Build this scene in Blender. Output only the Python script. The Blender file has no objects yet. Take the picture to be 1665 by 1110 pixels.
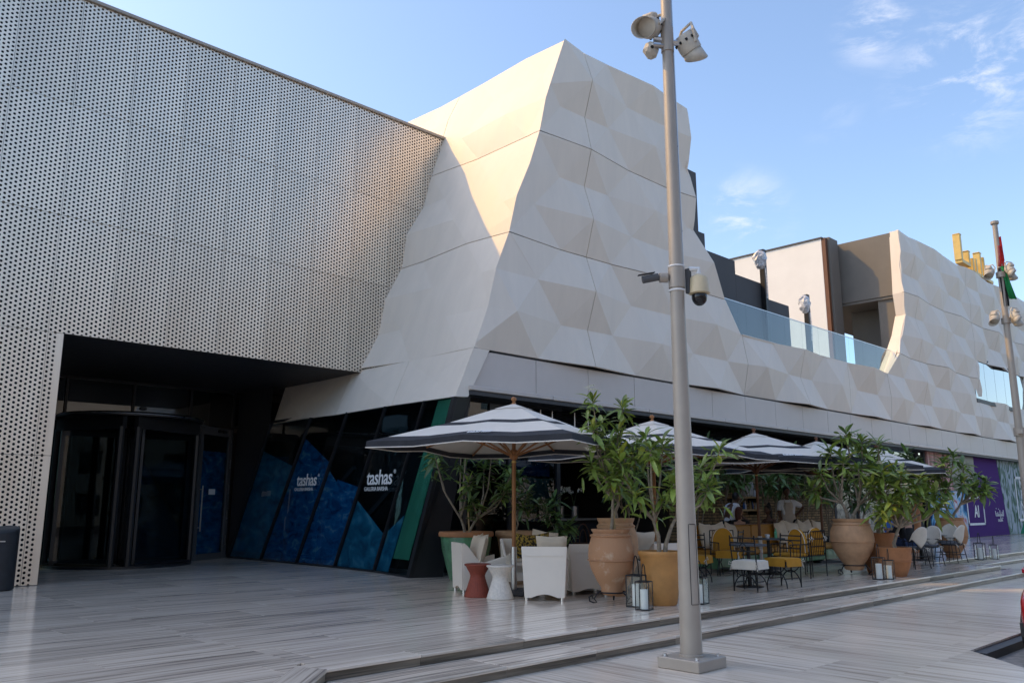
import bpy, bmesh, math, random
from mathutils import Vector, Matrix, Quaternion

# ------------------------------------------------------------------ camera, sky, sun, exposure
S = bpy.context.scene
C = S.collection
cam_d = bpy.data.cameras.new('camera'); cam = bpy.data.objects.new('camera', cam_d); C.objects.link(cam)
S.camera = cam
cam_d.sensor_width = 36.0; cam_d.lens = 1350 / 1665 * 36; cam_d.clip_end = 3000
AZ, PI_T = math.radians(45.844), math.radians(11.228)
hd = Vector((math.cos(AZ), math.sin(AZ), 0)); rt = Vector((math.sin(AZ), -math.cos(AZ), 0)); zu = Vector((0, 0, 1))
fw = hd * math.cos(PI_T) + zu * math.sin(PI_T); cu = zu * math.cos(PI_T) - hd * math.sin(PI_T)
m = Matrix((rt, cu, -fw)).transposed().to_4x4(); m.translation = (0, 0, 1.6); cam.matrix_world = m

SUN_TRAVEL = Vector((.8, -1.0, -1.18)).normalized()
sd = -SUN_TRAVEL
W = bpy.data.worlds.new('World'); S.world = W; W.use_nodes = True
wn = W.node_tree; wn.nodes.clear()
def wnode(t, **k):
    n = wn.nodes.new(t)
    for a, b in k.items(): setattr(n, a, b)
    return n
sky = wnode('ShaderNodeTexSky'); sky.sky_type = 'NISHITA'; sky.sun_disc = False
sky.sun_elevation = math.asin(sd.z); sky.sun_rotation = math.atan2(sd.x, sd.y)
sky.altitude = 0; sky.air_density = 1.0; sky.dust_density = 1.5; sky.ozone_density = 1.6
# small fair-weather clouds: each sits in its own direction of the sky, broken up by noise
tc = wnode('ShaderNodeTexCoord'); mp = wnode('ShaderNodeMapping'); mp.inputs['Scale'].default_value = (1.0, 1.0, 2.6)
nz = wnode('ShaderNodeTexNoise'); nz.inputs['Scale'].default_value = 11; nz.inputs['Detail'].default_value = 8; nz.inputs['Roughness'].default_value = .66; nz.inputs['Distortion'].default_value = .4
nrm_ = wnode('ShaderNodeVectorMath', operation='NORMALIZE'); L = wn.links.new
L(tc.outputs['Generated'], nrm_.inputs[0]); L(nrm_.outputs[0], mp.inputs[0]); L(mp.outputs[0], nz.inputs['Vector'])
cloud_sum = None
CLOUDS = [((.87, .23, .43), .10, .95), ((.885, .195, .44), .08, .9), ((.82, .30, .49), .055, .8), ((.825, .465, .325), .07, .8), ((.83, .36, .42), .05, .15),
          ((-.3, -.8, .5), .12, .8), ((.5, -.7, .45), .10, .9), ((-.75, -.35, .55), .12, .7), ((.2, -.5, .8), .1, .6), ((-.2, .75, .62), .07, .6), ((.95, -.25, .25), .08, .8)]
for c_, w_, k_ in CLOUDS:
    d_ = wnode('ShaderNodeVectorMath', operation='DISTANCE'); L(nrm_.outputs[0], d_.inputs[0]); d_.inputs[1].default_value = Vector(c_).normalized()
    r_ = wnode('ShaderNodeMapRange', interpolation_type='SMOOTHSTEP'); r_.inputs[1].default_value = w_; r_.inputs[2].default_value = 0; r_.inputs[3].default_value = 0; r_.inputs[4].default_value = k_
    L(d_.outputs['Value'], r_.inputs[0])
    if cloud_sum is None: cloud_sum = r_.outputs[0]
    else:
        ad = wnode('ShaderNodeMath', operation='MAXIMUM'); L(cloud_sum, ad.inputs[0]); L(r_.outputs[0], ad.inputs[1]); cloud_sum = ad.outputs[0]
rp = wnode('ShaderNodeMapRange', interpolation_type='SMOOTHSTEP'); rp.inputs[1].default_value = .44; rp.inputs[2].default_value = .72; L(nz.outputs['Fac'], rp.inputs[0])
mul = wnode('ShaderNodeMath', operation='MULTIPLY'); L(cloud_sum, mul.inputs[0]); L(rp.outputs[0], mul.inputs[1])
mx = wnode('ShaderNodeMix'); mx.data_type = 'RGBA'; bg = wnode('ShaderNodeBackground'); out = wnode('ShaderNodeOutputWorld')
L(mul.outputs[0], mx.inputs['Factor']); L(sky.outputs[0], mx.inputs['A']); mx.inputs['B'].default_value = (3.7, 3.8, 4.2, 1)
L(mx.outputs['Result'], bg.inputs[0]); bg.inputs[1].default_value = .15; L(bg.outputs[0], out.inputs[0])
sl = bpy.data.lights.new('sun', 'SUN'); sl.energy = 2.0; sl.angle = math.radians(.53); sl.color = (.74, .43, .10)
so = bpy.data.objects.new('sun', sl); C.objects.link(so); so.rotation_euler = SUN_TRAVEL.to_track_quat('-Z', 'Y').to_euler(); so.location = (-20, 30, 40)
S.view_settings.view_transform = 'Standard'; S.view_settings.look = 'None'; S.view_settings.exposure = .98; S.view_settings.gamma = 1
S.view_settings.use_curve_mapping = False
S.render.engine = 'CYCLES'
S.cycles.max_bounces = 10; S.cycles.transparent_max_bounces = 16; S.cycles.diffuse_bounces = 4; S.cycles.glossy_bounces = 4

# ------------------------------------------------------------------ materials
MATS = {}
def mat(name, col, rough=.6, metal=0., spec=.5, var=0., vscale=6., bump=0., bscale=40., col2=None, rand=0., trans=0., stretch=None, coat=0., contrast=(.35, .65)):
    """Principled material with procedural noise variation in colour, roughness and relief."""
    M = bpy.data.materials.new(name); M.use_nodes = True; MATS[name] = M
    nt = M.node_tree; N = nt.nodes; l = nt.links.new
    p = N['Principled BSDF']; p.inputs['Roughness'].default_value = rough; p.inputs['Metallic'].default_value = metal
    p.inputs['Specular IOR Level'].default_value = spec; p.inputs['Coat Weight'].default_value = coat
    c = (*col, 1)
    p.inputs['Base Color'].default_value = c
    tcn = N.new('ShaderNodeTexCoord'); mpn = N.new('ShaderNodeMapping'); l(tcn.outputs['Object'], mpn.inputs[0])
    if stretch: mpn.inputs['Scale'].default_value = stretch
    last = None
    if var or col2:
        n = N.new('ShaderNodeTexNoise'); n.inputs['Scale'].default_value = vscale; n.inputs['Detail'].default_value = 6; n.inputs['Roughness'].default_value = .62
        l(mpn.outputs[0], n.inputs['Vector'])
        r = N.new('ShaderNodeValToRGB'); e = r.color_ramp.elements
        e[0].position, e[1].position = contrast
        if col2: e[0].color = c; e[1].color = (*col2, 1)
        else:
            e[0].color = tuple(max(0, x * (1 - var)) for x in col) + (1,); e[1].color = tuple(min(1, x * (1 + var)) for x in col) + (1,)
        l(n.outputs['Fac'], r.inputs[0]); last = r.outputs[0]
        mr = N.new('ShaderNodeMapRange'); mr.inputs[3].default_value = max(.02, rough - .1); mr.inputs[4].default_value = min(1, rough + .12)
        l(n.outputs['Fac'], mr.inputs[0]); l(mr.outputs[0], p.inputs['Roughness'])
    if rand:
        oi = N.new('ShaderNodeObjectInfo'); hs = N.new('ShaderNodeHueSaturation')
        m1 = N.new('ShaderNodeMapRange'); m1.inputs[3].default_value = 1 - rand; m1.inputs[4].default_value = 1 + rand
        l(oi.outputs['Random'], m1.inputs[0]); l(m1.outputs[0], hs.inputs['Value'])
        if last: l(last, hs.inputs['Color'])
        else: hs.inputs['Color'].default_value = c
        last = hs.outputs[0]
    if last: l(last, p.inputs['Base Color'])
    if bump:
        b = N.new('ShaderNodeBump'); b.inputs['Strength'].default_value = bump; b.inputs['Distance'].default_value = .01
        n2 = N.new('ShaderNodeTexNoise'); n2.inputs['Scale'].default_value = bscale; n2.inputs['Detail'].default_value = 5
        l(mpn.outputs[0], n2.inputs['Vector']); l(n2.outputs['Fac'], b.inputs['Height']); l(b.outputs[0], p.inputs['Normal'])
    if trans:
        t = N.new('ShaderNodeBsdfTranslucent'); ms = N.new('ShaderNodeMixShader'); ms.inputs[0].default_value = trans
        if last: l(last, t.inputs[0])
        else: t.inputs[0].default_value = c
        l(p.outputs[0], ms.inputs[1]); l(t.outputs[0], ms.inputs[2]); l(ms.outputs[0], N['Material Output'].inputs[0])
    return M

def glass_mat(name, tint, refl=1.0, rough=.01):
    M = bpy.data.materials.new(name); M.use_nodes = True; MATS[name] = M
    nt = M.node_tree; N = nt.nodes; l = nt.links.new; N.remove(N['Principled BSDF'])
    t = N.new('ShaderNodeBsdfTransparent'); t.inputs[0].default_value = (*tint, 1)
    g = N.new('ShaderNodeBsdfGlossy'); g.inputs['Roughness'].default_value = rough; g.inputs[0].default_value = (.93, .97, 1, 1)
    f = N.new('ShaderNodeFresnel'); f.inputs[0].default_value = 1.52
    k = N.new('ShaderNodeMath'); k.operation = 'MULTIPLY'; k.inputs[1].default_value = refl; k.use_clamp = True
    ge = N.new('ShaderNodeNewGeometry'); inv = N.new('ShaderNodeMath'); inv.operation = 'SUBTRACT'; inv.inputs[0].default_value = 1; l(ge.outputs['Backfacing'], inv.inputs[1])
    k0 = N.new('ShaderNodeMath'); k0.operation = 'MULTIPLY'; l(f.outputs[0], k0.inputs[0]); l(inv.outputs[0], k0.inputs[1]); l(k0.outputs[0], k.inputs[0])
    # float glass is never perfectly flat: a very gentle ripple in the reflections
    tcn = N.new('ShaderNodeTexCoord'); n2 = N.new('ShaderNodeTexNoise'); n2.inputs['Scale'].default_value = .7; n2.inputs['Detail'].default_value = 1
    b = N.new('ShaderNodeBump'); b.inputs['Strength'].default_value = .25; b.inputs['Distance'].default_value = .01
    l(tcn.outputs['Object'], n2.inputs['Vector']); l(n2.outputs['Fac'], b.inputs['Height']); l(b.outputs[0], g.inputs['Normal'])
    ms = N.new('ShaderNodeMixShader'); l(k.outputs[0], ms.inputs[0]); l(t.outputs[0], ms.inputs[1]); l(g.outputs[0], ms.inputs[2])
    l(ms.outputs[0], N['Material Output'].inputs[0])
    return M

def stone_mat(name, axis, light, mid, dark, rough=.2, fine=9.):
    """Vein-cut travertine: long streaks along one axis, offset at random from slab to slab."""
    M = bpy.data.materials.new(name); M.use_nodes = True; MATS[name] = M
    nt = M.node_tree; N = nt.nodes; l = nt.links.new; p = N['Principled BSDF']
    tcn = N.new('ShaderNodeTexCoord'); oi = N.new('ShaderNodeObjectInfo')
    add = N.new('ShaderNodeVectorMath'); add.operation = 'ADD'
    sc = N.new('ShaderNodeVectorMath'); sc.operation = 'SCALE'; sc.inputs[0].default_value = (37, 53, 11); l(oi.outputs['Random'], sc.inputs['Scale'])
    l(tcn.outputs['Object'], add.inputs[0]); l(sc.outputs[0], add.inputs[1])
    def streak(scale_al, scale_ac, det, rg, dist=0.):
        mpn = N.new('ShaderNodeMapping')
        s = [scale_ac, scale_ac, scale_ac]; s[axis] = scale_al; mpn.inputs['Scale'].default_value = s
        l(add.outputs[0], mpn.inputs[0])
        n = N.new('ShaderNodeTexNoise'); n.inputs['Scale'].default_value = 1; n.inputs['Detail'].default_value = det; n.inputs['Roughness'].default_value = rg; n.inputs['Distortion'].default_value = dist
        l(mpn.outputs[0], n.inputs['Vector']); return n
    a = streak(.45, fine, 5, .6, .35); b = streak(1.1, fine * 3.4, 4, .65, .5); c = streak(.3, 1.6, 3, .5)
    m1 = N.new('ShaderNodeMath'); m1.operation = 'MULTIPLY_ADD'; m1.inputs[1].default_value = .55; l(a.outputs['Fac'], m1.inputs[0])
    m2 = N.new('ShaderNodeMath'); m2.operation = 'MULTIPLY'; m2.inputs[1].default_value = .3; l(b.outputs['Fac'], m2.inputs[0]); l(m2.outputs[0], m1.inputs[2])
    m3 = N.new('ShaderNodeMath'); m3.operation = 'MULTIPLY_ADD'; m3.inputs[1].default_value = .22; l(c.outputs['Fac'], m3.inputs[0]); l(m1.outputs[0], m3.inputs[2])
    r = N.new('ShaderNodeValToRGB'); e = r.color_ramp.elements
    e[0].position = .42; e[0].color = (*dark, 1); e[1].position = .66; e[1].color = (*light, 1)
    x = e.new(.53); x.color = (*mid, 1)
    l(m3.outputs[0], r.inputs[0])
    hs = N.new('ShaderNodeHueSaturation'); mr = N.new('ShaderNodeMapRange'); mr.inputs[3].default_value = .90; mr.inputs[4].default_value = 1.08
    l(oi.outputs['Random'], mr.inputs[0]); l(mr.outputs[0], hs.inputs['Value']); l(r.outputs[0], hs.inputs['Color']); l(hs.outputs[0], p.inputs['Base Color'])
    rr = N.new('ShaderNodeMapRange'); rr.inputs[3].default_value = rough + .16; rr.inputs[4].default_value = max(.04, rough - .08); l(m3.outputs[0], rr.inputs[0]); l(rr.outputs[0], p.inputs['Roughness'])
    bp = N.new('ShaderNodeBump'); bp.inputs['Strength'].default_value = .12; bp.inputs['Distance'].default_value = .004; l(b.outputs['Fac'], bp.inputs['Height']); l(bp.outputs[0], p.inputs['Normal'])
    return M

CLAD = mat('grey_cladding', (.82, .715, .595), .55, var=.03, vscale=1.1, stretch=(2.2, 2.2, .22), bump=.08, bscale=60)
FASC = mat('fascia_panel_paint', (.62, .545, .485), .45, var=.04, vscale=.8)
CORE = mat('dark_core', (.045, .045, .047), .8, var=.1)
PERF = mat('perforated_metal', (.86, .755, .62), .33, metal=.6, var=.07, vscale=1.1, rand=.05, stretch=(1.6, 1.6, .3))
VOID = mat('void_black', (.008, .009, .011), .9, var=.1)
DARK = mat('dark_frame_metal', (.018, .019, .022), .35, metal=.2, var=.1)
CHAR = mat('charcoal_panel', (.03, .03, .034), .5, var=.12)
BROWN = mat('taupe_render', (.185, .165, .14), .8, var=.06, vscale=1.5, bump=.1)
GREYW = mat('dark_grey_render', (.085, .085, .088), .8, var=.08, vscale=1.2)
STREETW = mat('street_render', (.40, .385, .36), .8, var=.08, vscale=.4)
WHITEW = mat('white_render', (.80, .79, .76), .75, var=.03, vscale=.8, bump=.08)
DECK = mat('roof_deck', (.3, .29, .27), .8, var=.15)
STONE_X = stone_mat('travertine_along_front', 0, (.90, .77, .63), (.70, .595, .48), (.25, .205, .165), .10, 19.)
STONE_Y = stone_mat('travertine_across', 1, (.88, .77, .635), (.74, .64, .525), (.38, .32, .255), .16, 17.)
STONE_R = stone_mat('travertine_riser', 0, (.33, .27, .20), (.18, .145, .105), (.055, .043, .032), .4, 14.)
SAND = mat('asphalt_ground', (.05, .052, .056), .9, var=.3, vscale=30, bump=.3, bscale=120)
CONC = mat('worn_concrete', (.22, .21, .195), .85, var=.25, vscale=9, bump=.3, bscale=90)
GLASS_D = glass_mat('dark_tinted_glass', (.30, .40, .46), 1.1)
GLASS_S = glass_mat('slanted_glass', (.68, .78, .82), 2.2)
GLASS_C = glass_mat('clear_glass', (.975, .985, .98), .8)
GLASS_B = glass_mat('balustrade_glass', (.80, .89, .90), 1.3)
GLASS_M = glass_mat('mirror_window_glass', (.12, .16, .2), 2.2)
POLE = mat('pole_paint', (.38, .33, .275), .45, metal=.15, var=.05, vscale=3, bump=.03)
LAMPW = mat('lamp_casting', (.50, .455, .38), .5, var=.12, vscale=8)
LENS = mat('lamp_lens', (.12, .11, .095), .12, var=.3, vscale=20)
STEEL = mat('brushed_steel', (.55, .55, .56), .3, metal=1., var=.06)
BLACKM = mat('black_iron', (.012, .012, .013), .45, metal=.3, var=.2)
WOOD = mat('oiled_teak', (.42, .18, .055), .5, col2=(.24, .095, .03), vscale=2, stretch=(12, 12, 1.2), contrast=(.3, .7))
WOOD_D = mat('dark_teak', (.17, .062, .022), .5, col2=(.10, .037, .014), vscale=2, stretch=(12, 12, 1.2), contrast=(.3, .7))
CANVAS_W = mat('white_canvas', (.90, .83, .73), .9, var=.03, vscale=3, bump=.15, bscale=220, trans=.2)
CANVAS_B = mat('black_canvas', (.028, .029, .034), .85, var=.25, vscale=3, bump=.15, bscale=220)
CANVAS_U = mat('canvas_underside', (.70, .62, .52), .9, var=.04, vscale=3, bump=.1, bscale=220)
PLASTW = mat('white_moulded_plastic', (.86, .76, .64), .38, var=.025, vscale=2)
CUSH = mat('beige_cushion', (.70, .575, .43), .95, var=.06, vscale=5, bump=.3, bscale=160)
CUSHP = mat('patterned_cushion', (.50, .33, .055), .9, col2=(.035, .028, .02), vscale=26, contrast=(.46, .52))
MUST = mat('mustard_fabric', (.50, .235, .018), .85, var=.1, vscale=4, bump=.2, bscale=160)
MUST_D = mat('ochre_leather', (.42, .19, .02), .55, var=.12, vscale=4)
CREAM = mat('cream_canvas', (.72, .65, .54), .9, var=.06, vscale=5, bump=.25, bscale=160)
TERRA = mat('terracotta', (.47, .245, .12), .8, var=.13, vscale=4, bump=.25, bscale=26)
TERRA_P = mat('pale_terracotta', (.50, .29, .155), .8, var=.14, vscale=5, bump=.3, bscale=24)
TERRA_D = mat('brown_terracotta', (.37, .16, .065), .75, var=.15, vscale=5, bump=.25, bscale=26)
TERRA_R = mat('weathered_terracotta', (.45, .235, .12), .85, col2=(.60, .44, .30), vscale=5.5, contrast=(.56, .74), bump=.35, bscale=24)
OCHRE = mat('ochre_glaze', (.49, .235, .07), .5, var=.12, vscale=4, bump=.15, bscale=20)
GREENG = mat('green_glaze', (.075, .20, .10), .3, var=.35, vscale=5, bump=.15, bscale=14, coat=.4)
SOIL = mat('soil', (.05, .033, .02), 1., var=.4, vscale=30, bump=.6, bscale=60)
BARK = mat('grey_bark', (.28, .22, .155), .9, var=.3, vscale=14, bump=.5, bscale=40)
CANE = mat('bamboo_cane', (.42, .28, .12), .6, var=.15, vscale=10)
LEAF = mat('leaf_green', (.155, .23, .032), .38, col2=(.25, .325, .065), vscale=4, rand=.42, trans=.22, spec=.6)
LEAF_D = mat('leaf_dark', (.085, .15, .035), .38, col2=(.135, .205, .055), vscale=4, rand=.45, trans=.15, spec=.6)
LEAF_Y = mat('leaf_yellow_green', (.34, .33, .035), .42, col2=(.22, .28, .04), vscale=4, rand=.35, trans=.3)
FLOWER = mat('white_petal', (.80, .78, .66), .6, col2=(.8, .7, .35), vscale=30, contrast=(.6, .8))
RUST = mat('red_rattan', (.27, .055, .03), .7, var=.12, vscale=30, bump=.5, bscale=90)
RATT = mat('white_rattan', (.74, .67, .58), .75, var=.1, vscale=30, bump=.5, bscale=90)
CANDLE = mat('candle_wax', (.82, .80, .74), .5, var=.03)
BINM = mat('bin_paint', (.022, .025, .03), .45, metal=.2, var=.15)
GOLD = mat('gold_paint', (.62, .42, .13), .4, metal=.35, var=.08, vscale=3)
CARRED = mat('red_car_paint', (.30, .008, .014), .22, var=.05, coat=1.)
CHROME = mat('chrome', (.75, .75, .76), .12, metal=1., var=.03)
TYRE = mat('tyre_rubber', (.015, .015, .015), .85, var=.2)
LETW = mat('white_vinyl', (.78, .78, .77), .6, var=.03)
DOMEB = mat('smoked_dome', (.01, .01, .012), .12, var=.1)
YELLOWED = mat('yellowed_plastic', (.62, .50, .31), .45, var=.06, vscale=8)
SKIN_D = mat('dark_skin', (.12, .058, .034), .5, var=.08)
SKIN_L = mat('light_skin', (.48, .27, .19), .5, var=.06)
HAIR = mat('black_hair', (.008, .007, .007), .5, var=.2, bump=.5, bscale=90)
HAIRR = mat('auburn_hair', (.085, .022, .014), .5, var=.3, bump=.5, bscale=90)
SHIRTW = mat('white_shirt', (.72, .74, .78), .9, var=.04, bump=.15)
APRON = mat('beige_apron', (.55, .47, .40), .9, var=.05)
BLACKC = mat('black_cloth', (.014, .014, .016), .95, var=.2)
BLUEC = mat('blue_shirt', (.055, .15, .46), .9, var=.1)
JEANS = mat('denim', (.02, .04, .10), .95, var=.2)
PLASTWRAP = mat('plastic_wrap', (.42, .43, .45), .25, col2=(.7, .71, .73), vscale=18, contrast=(.4, .6), bump=.8, bscale=25)

# ------------------------------------------------------------------ mesh helpers
class MB:
    def __init__(s): s.v = []; s.f = []
    def add(s, vs, fs):
        o = len(s.v); s.v += [Vector(q) for q in vs]; s.f += [tuple(i + o for i in q) for q in fs]; return s
    def box(s, a, b):
        (x0, y0, z0), (x1, y1, z1) = a, b
        if x0 > x1: x0, x1 = x1, x0
        if y0 > y1: y0, y1 = y1, y0
        if z0 > z1: z0, z1 = z1, z0
        return s.add([(x0, y0, z0), (x1, y0, z0), (x1, y1, z0), (x0, y1, z0), (x0, y0, z1), (x1, y0, z1), (x1, y1, z1), (x0, y1, z1)],
                     [(3, 2, 1, 0), (4, 5, 6, 7), (0, 1, 5, 4), (1, 2, 6, 5), (2, 3, 7, 6), (3, 0, 4, 7)])
    def cbox(s, c, d, bev=0.):
        if not bev: return s.box([c[i] - d[i] / 2 for i in range(3)], [c[i] + d[i] / 2 for i in range(3)])
        x, y, z = [q / 2 for q in d]; b = min(bev, .49 * min(d)); pts = []
        for zz, ins in ((-z, b), (-z + b, 0), (z - b, 0), (z, b)):
            xx, yy = x - ins, y - ins
            for sx, sy in ((-1, -1), (1, -1), (1, 1), (-1, 1)):
                for k in (0, 1):
                    first = (sx * sy > 0)
                    cx, cy = (xx - b, yy) if (k == 0) != first else (xx, yy - b)
                    pts.append((c[0] + sx * max(cx, 0), c[1] + sy * max(cy, 0), c[2] + zz))
        fs = [tuple(range(7, -1, -1)), tuple(range(24, 32))]
        for r in range(3):
            for i in range(8): fs.append((r * 8 + i, r * 8 + (i + 1) % 8, r * 8 + 8 + (i + 1) % 8, r * 8 + 8 + i))
        return s.add(pts, fs)
    def cyl(s, p0, p1, r0, r1=None, n=12, cap=True):
        p0, p1 = Vector(p0), Vector(p1); r1 = r0 if r1 is None else r1
        d = (p1 - p0).normalized(); a = d.orthogonal().normalized(); b = d.cross(a)
        vs = []
        for p, r in ((p0, r0), (p1, r1)):
            for i in range(n):
                t = 2 * math.pi * i / n; vs.append(p + (a * math.cos(t) + b * math.sin(t)) * r)
        fs = [(i, (i + 1) % n, n + (i + 1) % n, n + i) for i in range(n)]
        if cap: fs += [tuple(range(n - 1, -1, -1)), tuple(range(n, 2 * n))]
        return s.add(vs, fs)
    def tube(s, pts, r, n=8, cap=True):
        pts = [Vector(p) for p in pts]; rs = r if isinstance(r, (list, tuple)) else [r] * len(pts)
        vs = []; prev = None
        for i, p in enumerate(pts):
            d = (pts[min(i + 1, len(pts) - 1)] - pts[max(i - 1, 0)]).normalized()
            if prev is None: a = d.orthogonal().normalized()
            else:
                a = prev - d * prev.dot(d); a = a.normalized() if a.length > 1e-6 else d.orthogonal().normalized()
            prev = a; b = d.cross(a)
            for k in range(n):
                t = 2 * math.pi * k / n; vs.append(p + (a * math.cos(t) + b * math.sin(t)) * rs[i])
        fs = []
        for i in range(len(pts) - 1):
            for k in range(n): fs.append((i * n + k, i * n + (k + 1) % n, (i + 1) * n + (k + 1) % n, (i + 1) * n + k))
        if cap: fs += [tuple(range(n - 1, -1, -1)), tuple((len(pts) - 1) * n + k for k in range(n))]
        return s.add(vs, fs)
    def lathe(s, prof, n=32, c=(0, 0, 0), cap=True):
        vs = []
        for r, z in prof:
            for i in range(n):
                t = 2 * math.pi * i / n; vs.append((c[0] + r * math.cos(t), c[1] + r * math.sin(t), c[2] + z))
        fs = []
        for j in range(len(prof) - 1):
            for i in range(n): fs.append((j * n + i, j * n + (i + 1) % n, (j + 1) * n + (i + 1) % n, (j + 1) * n + i))
        if cap: fs += [tuple(range(n - 1, -1, -1)), tuple((len(prof) - 1) * n + i for i in range(n))]
        return s.add(vs, fs)
    def ell(s, c, r, n=14, m=9):
        prof = [(math.sin(math.pi * j / m), -math.cos(math.pi * j / m)) for j in range(m + 1)]
        o = len(s.v); s.lathe([(max(a, .01), b) for a, b in prof], n)
        for i in range(o, len(s.v)): v = s.v[i]; s.v[i] = Vector((c[0] + v.x * r[0], c[1] + v.y * r[1], c[2] + v.z * r[2]))
        return s
    def prism(s, poly, z0, z1, axis=2):
        n = len(poly)
        def P(a, b, h): return {2: (a, b, h), 1: (a, h, b), 0: (h, a, b)}[axis]
        return s.add([P(a, b, z0) for a, b in poly] + [P(a, b, z1) for a, b in poly],
                     [tuple(range(n - 1, -1, -1)), tuple(range(n, 2 * n))] + [(i, (i + 1) % n, n + (i + 1) % n, n + i) for i in range(n)])
    def xf(s, M):
        s.v = [M @ q for q in s.v]; return s
    def mesh(s, name, material, smooth=None):
        me = bpy.data.meshes.new(name); me.from_pydata([tuple(q) for q in s.v], [], s.f); me.materials.append(material)
        bm = bmesh.new(); bm.from_mesh(me); bmesh.ops.recalc_face_normals(bm, faces=bm.faces); bm.to_mesh(me); bm.free()
        if smooth is not None:
            me.polygons.foreach_set('use_smooth', [True] * len(me.polygons)); me.set_sharp_from_angle(angle=math.radians(smooth))
        me.update(); return me
    def obj(s, name, material, parent=None, smooth=None, loc=None, rz=0.):
        return link(name, s.mesh(name, material, smooth), parent, loc, rz)

def link(name, data, parent=None, loc=None, rz=0.):
    o = bpy.data.objects.new(name, data); C.objects.link(o)
    if parent: o.parent = parent
    if loc is not None: o.location = loc
    if rz: o.rotation_euler = (0, 0, rz)
    return o
def tag(o, label, cat=None, group=None, kind=None):
    if label: o['label'] = label
    if cat: o['category'] = cat
    if group: o['group'] = group
    if kind: o['kind'] = kind
    return o
def thing(name, label, cat, loc=(0, 0, 0), rz=0., group=None):
    o = link(name, None, None, loc, rz); o.empty_display_size = .2
    return tag(o, label, cat, group)
def struct(o): o['kind'] = 'structure'; return o
def copy_tree(o, parent=None):
    c = o.copy(); C.objects.link(c); c.parent = parent
    for ch in list(o.children): copy_tree(ch, c)
    return c
def text_mesh(txt, size, bold=.0, shear=0., extr=.002, spacing=1.):
    cd = bpy.data.curves.new('lettering', 'FONT'); cd.body = txt; cd.size = size; cd.offset = bold; cd.shear = shear; cd.extrude = extr
    cd.align_x = 'CENTER'; cd.align_y = 'CENTER'; cd.space_character = spacing; cd.resolution_u = 3
    t = bpy.data.objects.new('lettering', cd); C.objects.link(t)
    bpy.context.view_layer.update()
    me = bpy.data.meshes.new_from_object(t.evaluated_get(bpy.context.evaluated_depsgraph_get()))
    bpy.data.objects.remove(t); bpy.data.curves.remove(cd); me.materials.clear(); return me
def put_text(txt, size, M, material, parent, name='lettering', **k):
    me = text_mesh(txt, size, **k); me.transform(M); me.materials.append(material); return link(name, me, parent)
def basis(o, x, y, z=None):
    x, y = Vector(x).normalized(), Vector(y).normalized(); z = x.cross(y) if z is None else Vector(z)
    M = Matrix((x, y, z)).transposed().to_4x4(); M.translation = o; return M
def clip(poly, a, b, c):
    """keep the part of a 2D polygon where a*x+b*y<=c"""
    o = []
    for i in range(len(poly)):
        p, q = poly[i], poly[(i + 1) % len(poly)]; dp, dq = a * p[0] + b * p[1] - c, a * q[0] + b * q[1] - c
        if dp <= 1e-9: o.append(p)
        if (dp < -1e-9 and dq > 1e-9) or (dp > 1e-9 and dq < -1e-9):
            t = dp / (dp - dq); o.append((p[0] + (q[0] - p[0]) * t, p[1] + (q[1] - p[1]) * t))
    return o
def clip_convex(poly, conv):
    """clip to a counter-clockwise convex polygon"""
    for i in range(len(conv)):
        (x0, y0), (x1, y1) = conv[i], conv[(i + 1) % len(conv)]
        a, b = (y1 - y0), -(x1 - x0); poly = clip(poly, a, b, a * x0 + b * y0)
        if len(poly) < 3: return []
    return poly
# ------------------------------------------------------------------ ground, pavement, steps, terrace
rnd = random.Random(7)
struct(MB().add([(-700, -700, -.16), (700, -700, -.16), (700, 700, -.16), (-700, 700, -.16)], [(0, 1, 2, 3)]).obj('ground', SAND))
ZT = .2
road = struct(MB().add([(2, -12, -.12), (40, -12, -.12), (40, 3.6, -.12), (2, 3.6, -.12)], [(0, 1, 2, 3)]).obj('road', CONC))
pave = struct(MB().prism([(-9, 3.5), (52, 3.5), (52, 7.8), (-9, 7.8)], -.15, -.022).prism([(-9, -4), (3.15, -4), (10.65, 3.499), (-9, 3.499)], -.15, -.022).obj('pavement', CONC))
def slab(poly, z0, z1, name, material, parent):
    cx = sum(p[0] for p in poly) / len(poly); cy = sum(p[1] for p in poly) / len(poly)
    return MB().prism([(a - cx, b - cy) for a, b in poly], z0, z1).obj(name, material, parent, loc=(cx, cy, 0))
G = .0025
def lay(regions, x0, x1, y0, y1, sx, sy, zt, name, material, parent, along, keep, far_name):
    """running-bond slabs clipped to convex regions; those near enough are single objects"""
    far = MB(); n = 0
    rows = int((y1 - y0) / sy) + 1 if along == 0 else int((x1 - x0) / sx) + 1
    for r in range(rows):
        off = rnd.uniform(0, 1)
        cnt = int((x1 - x0) / sx) + 2 if along == 0 else int((y1 - y0) / sy) + 2
        for k in range(cnt):
            if along == 0: a, b = x0 + (k - off) * sx, y0 + r * sy
            else: a, b = x0 + r * sx, y0 + (k - off) * sy
            rect = [(a + G, b + G), (a + sx - G, b + G), (a + sx - G, b + sy - G), (a + G, b + sy - G)]
            for reg in regions:
                q = clip_convex(rect, reg)
                if len(q) < 3: continue
                ar = abs(sum(q[i][0] * q[(i + 1) % len(q)][1] - q[(i + 1) % len(q)][0] * q[i][1] for i in range(len(q)))) / 2
                if ar < .01: continue
                cx = sum(p[0] for p in q) / len(q); cy = sum(p[1] for p in q) / len(q)
                if keep(cx, cy) and n < 295: slab(q, zt - .02, zt - rnd.uniform(0, .0012), name, material, parent); n += 1
                else: far.prism(q, zt - .02, zt)
    if far.v: tag(far.obj(far_name, material, parent), None, kind='stuff')
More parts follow.
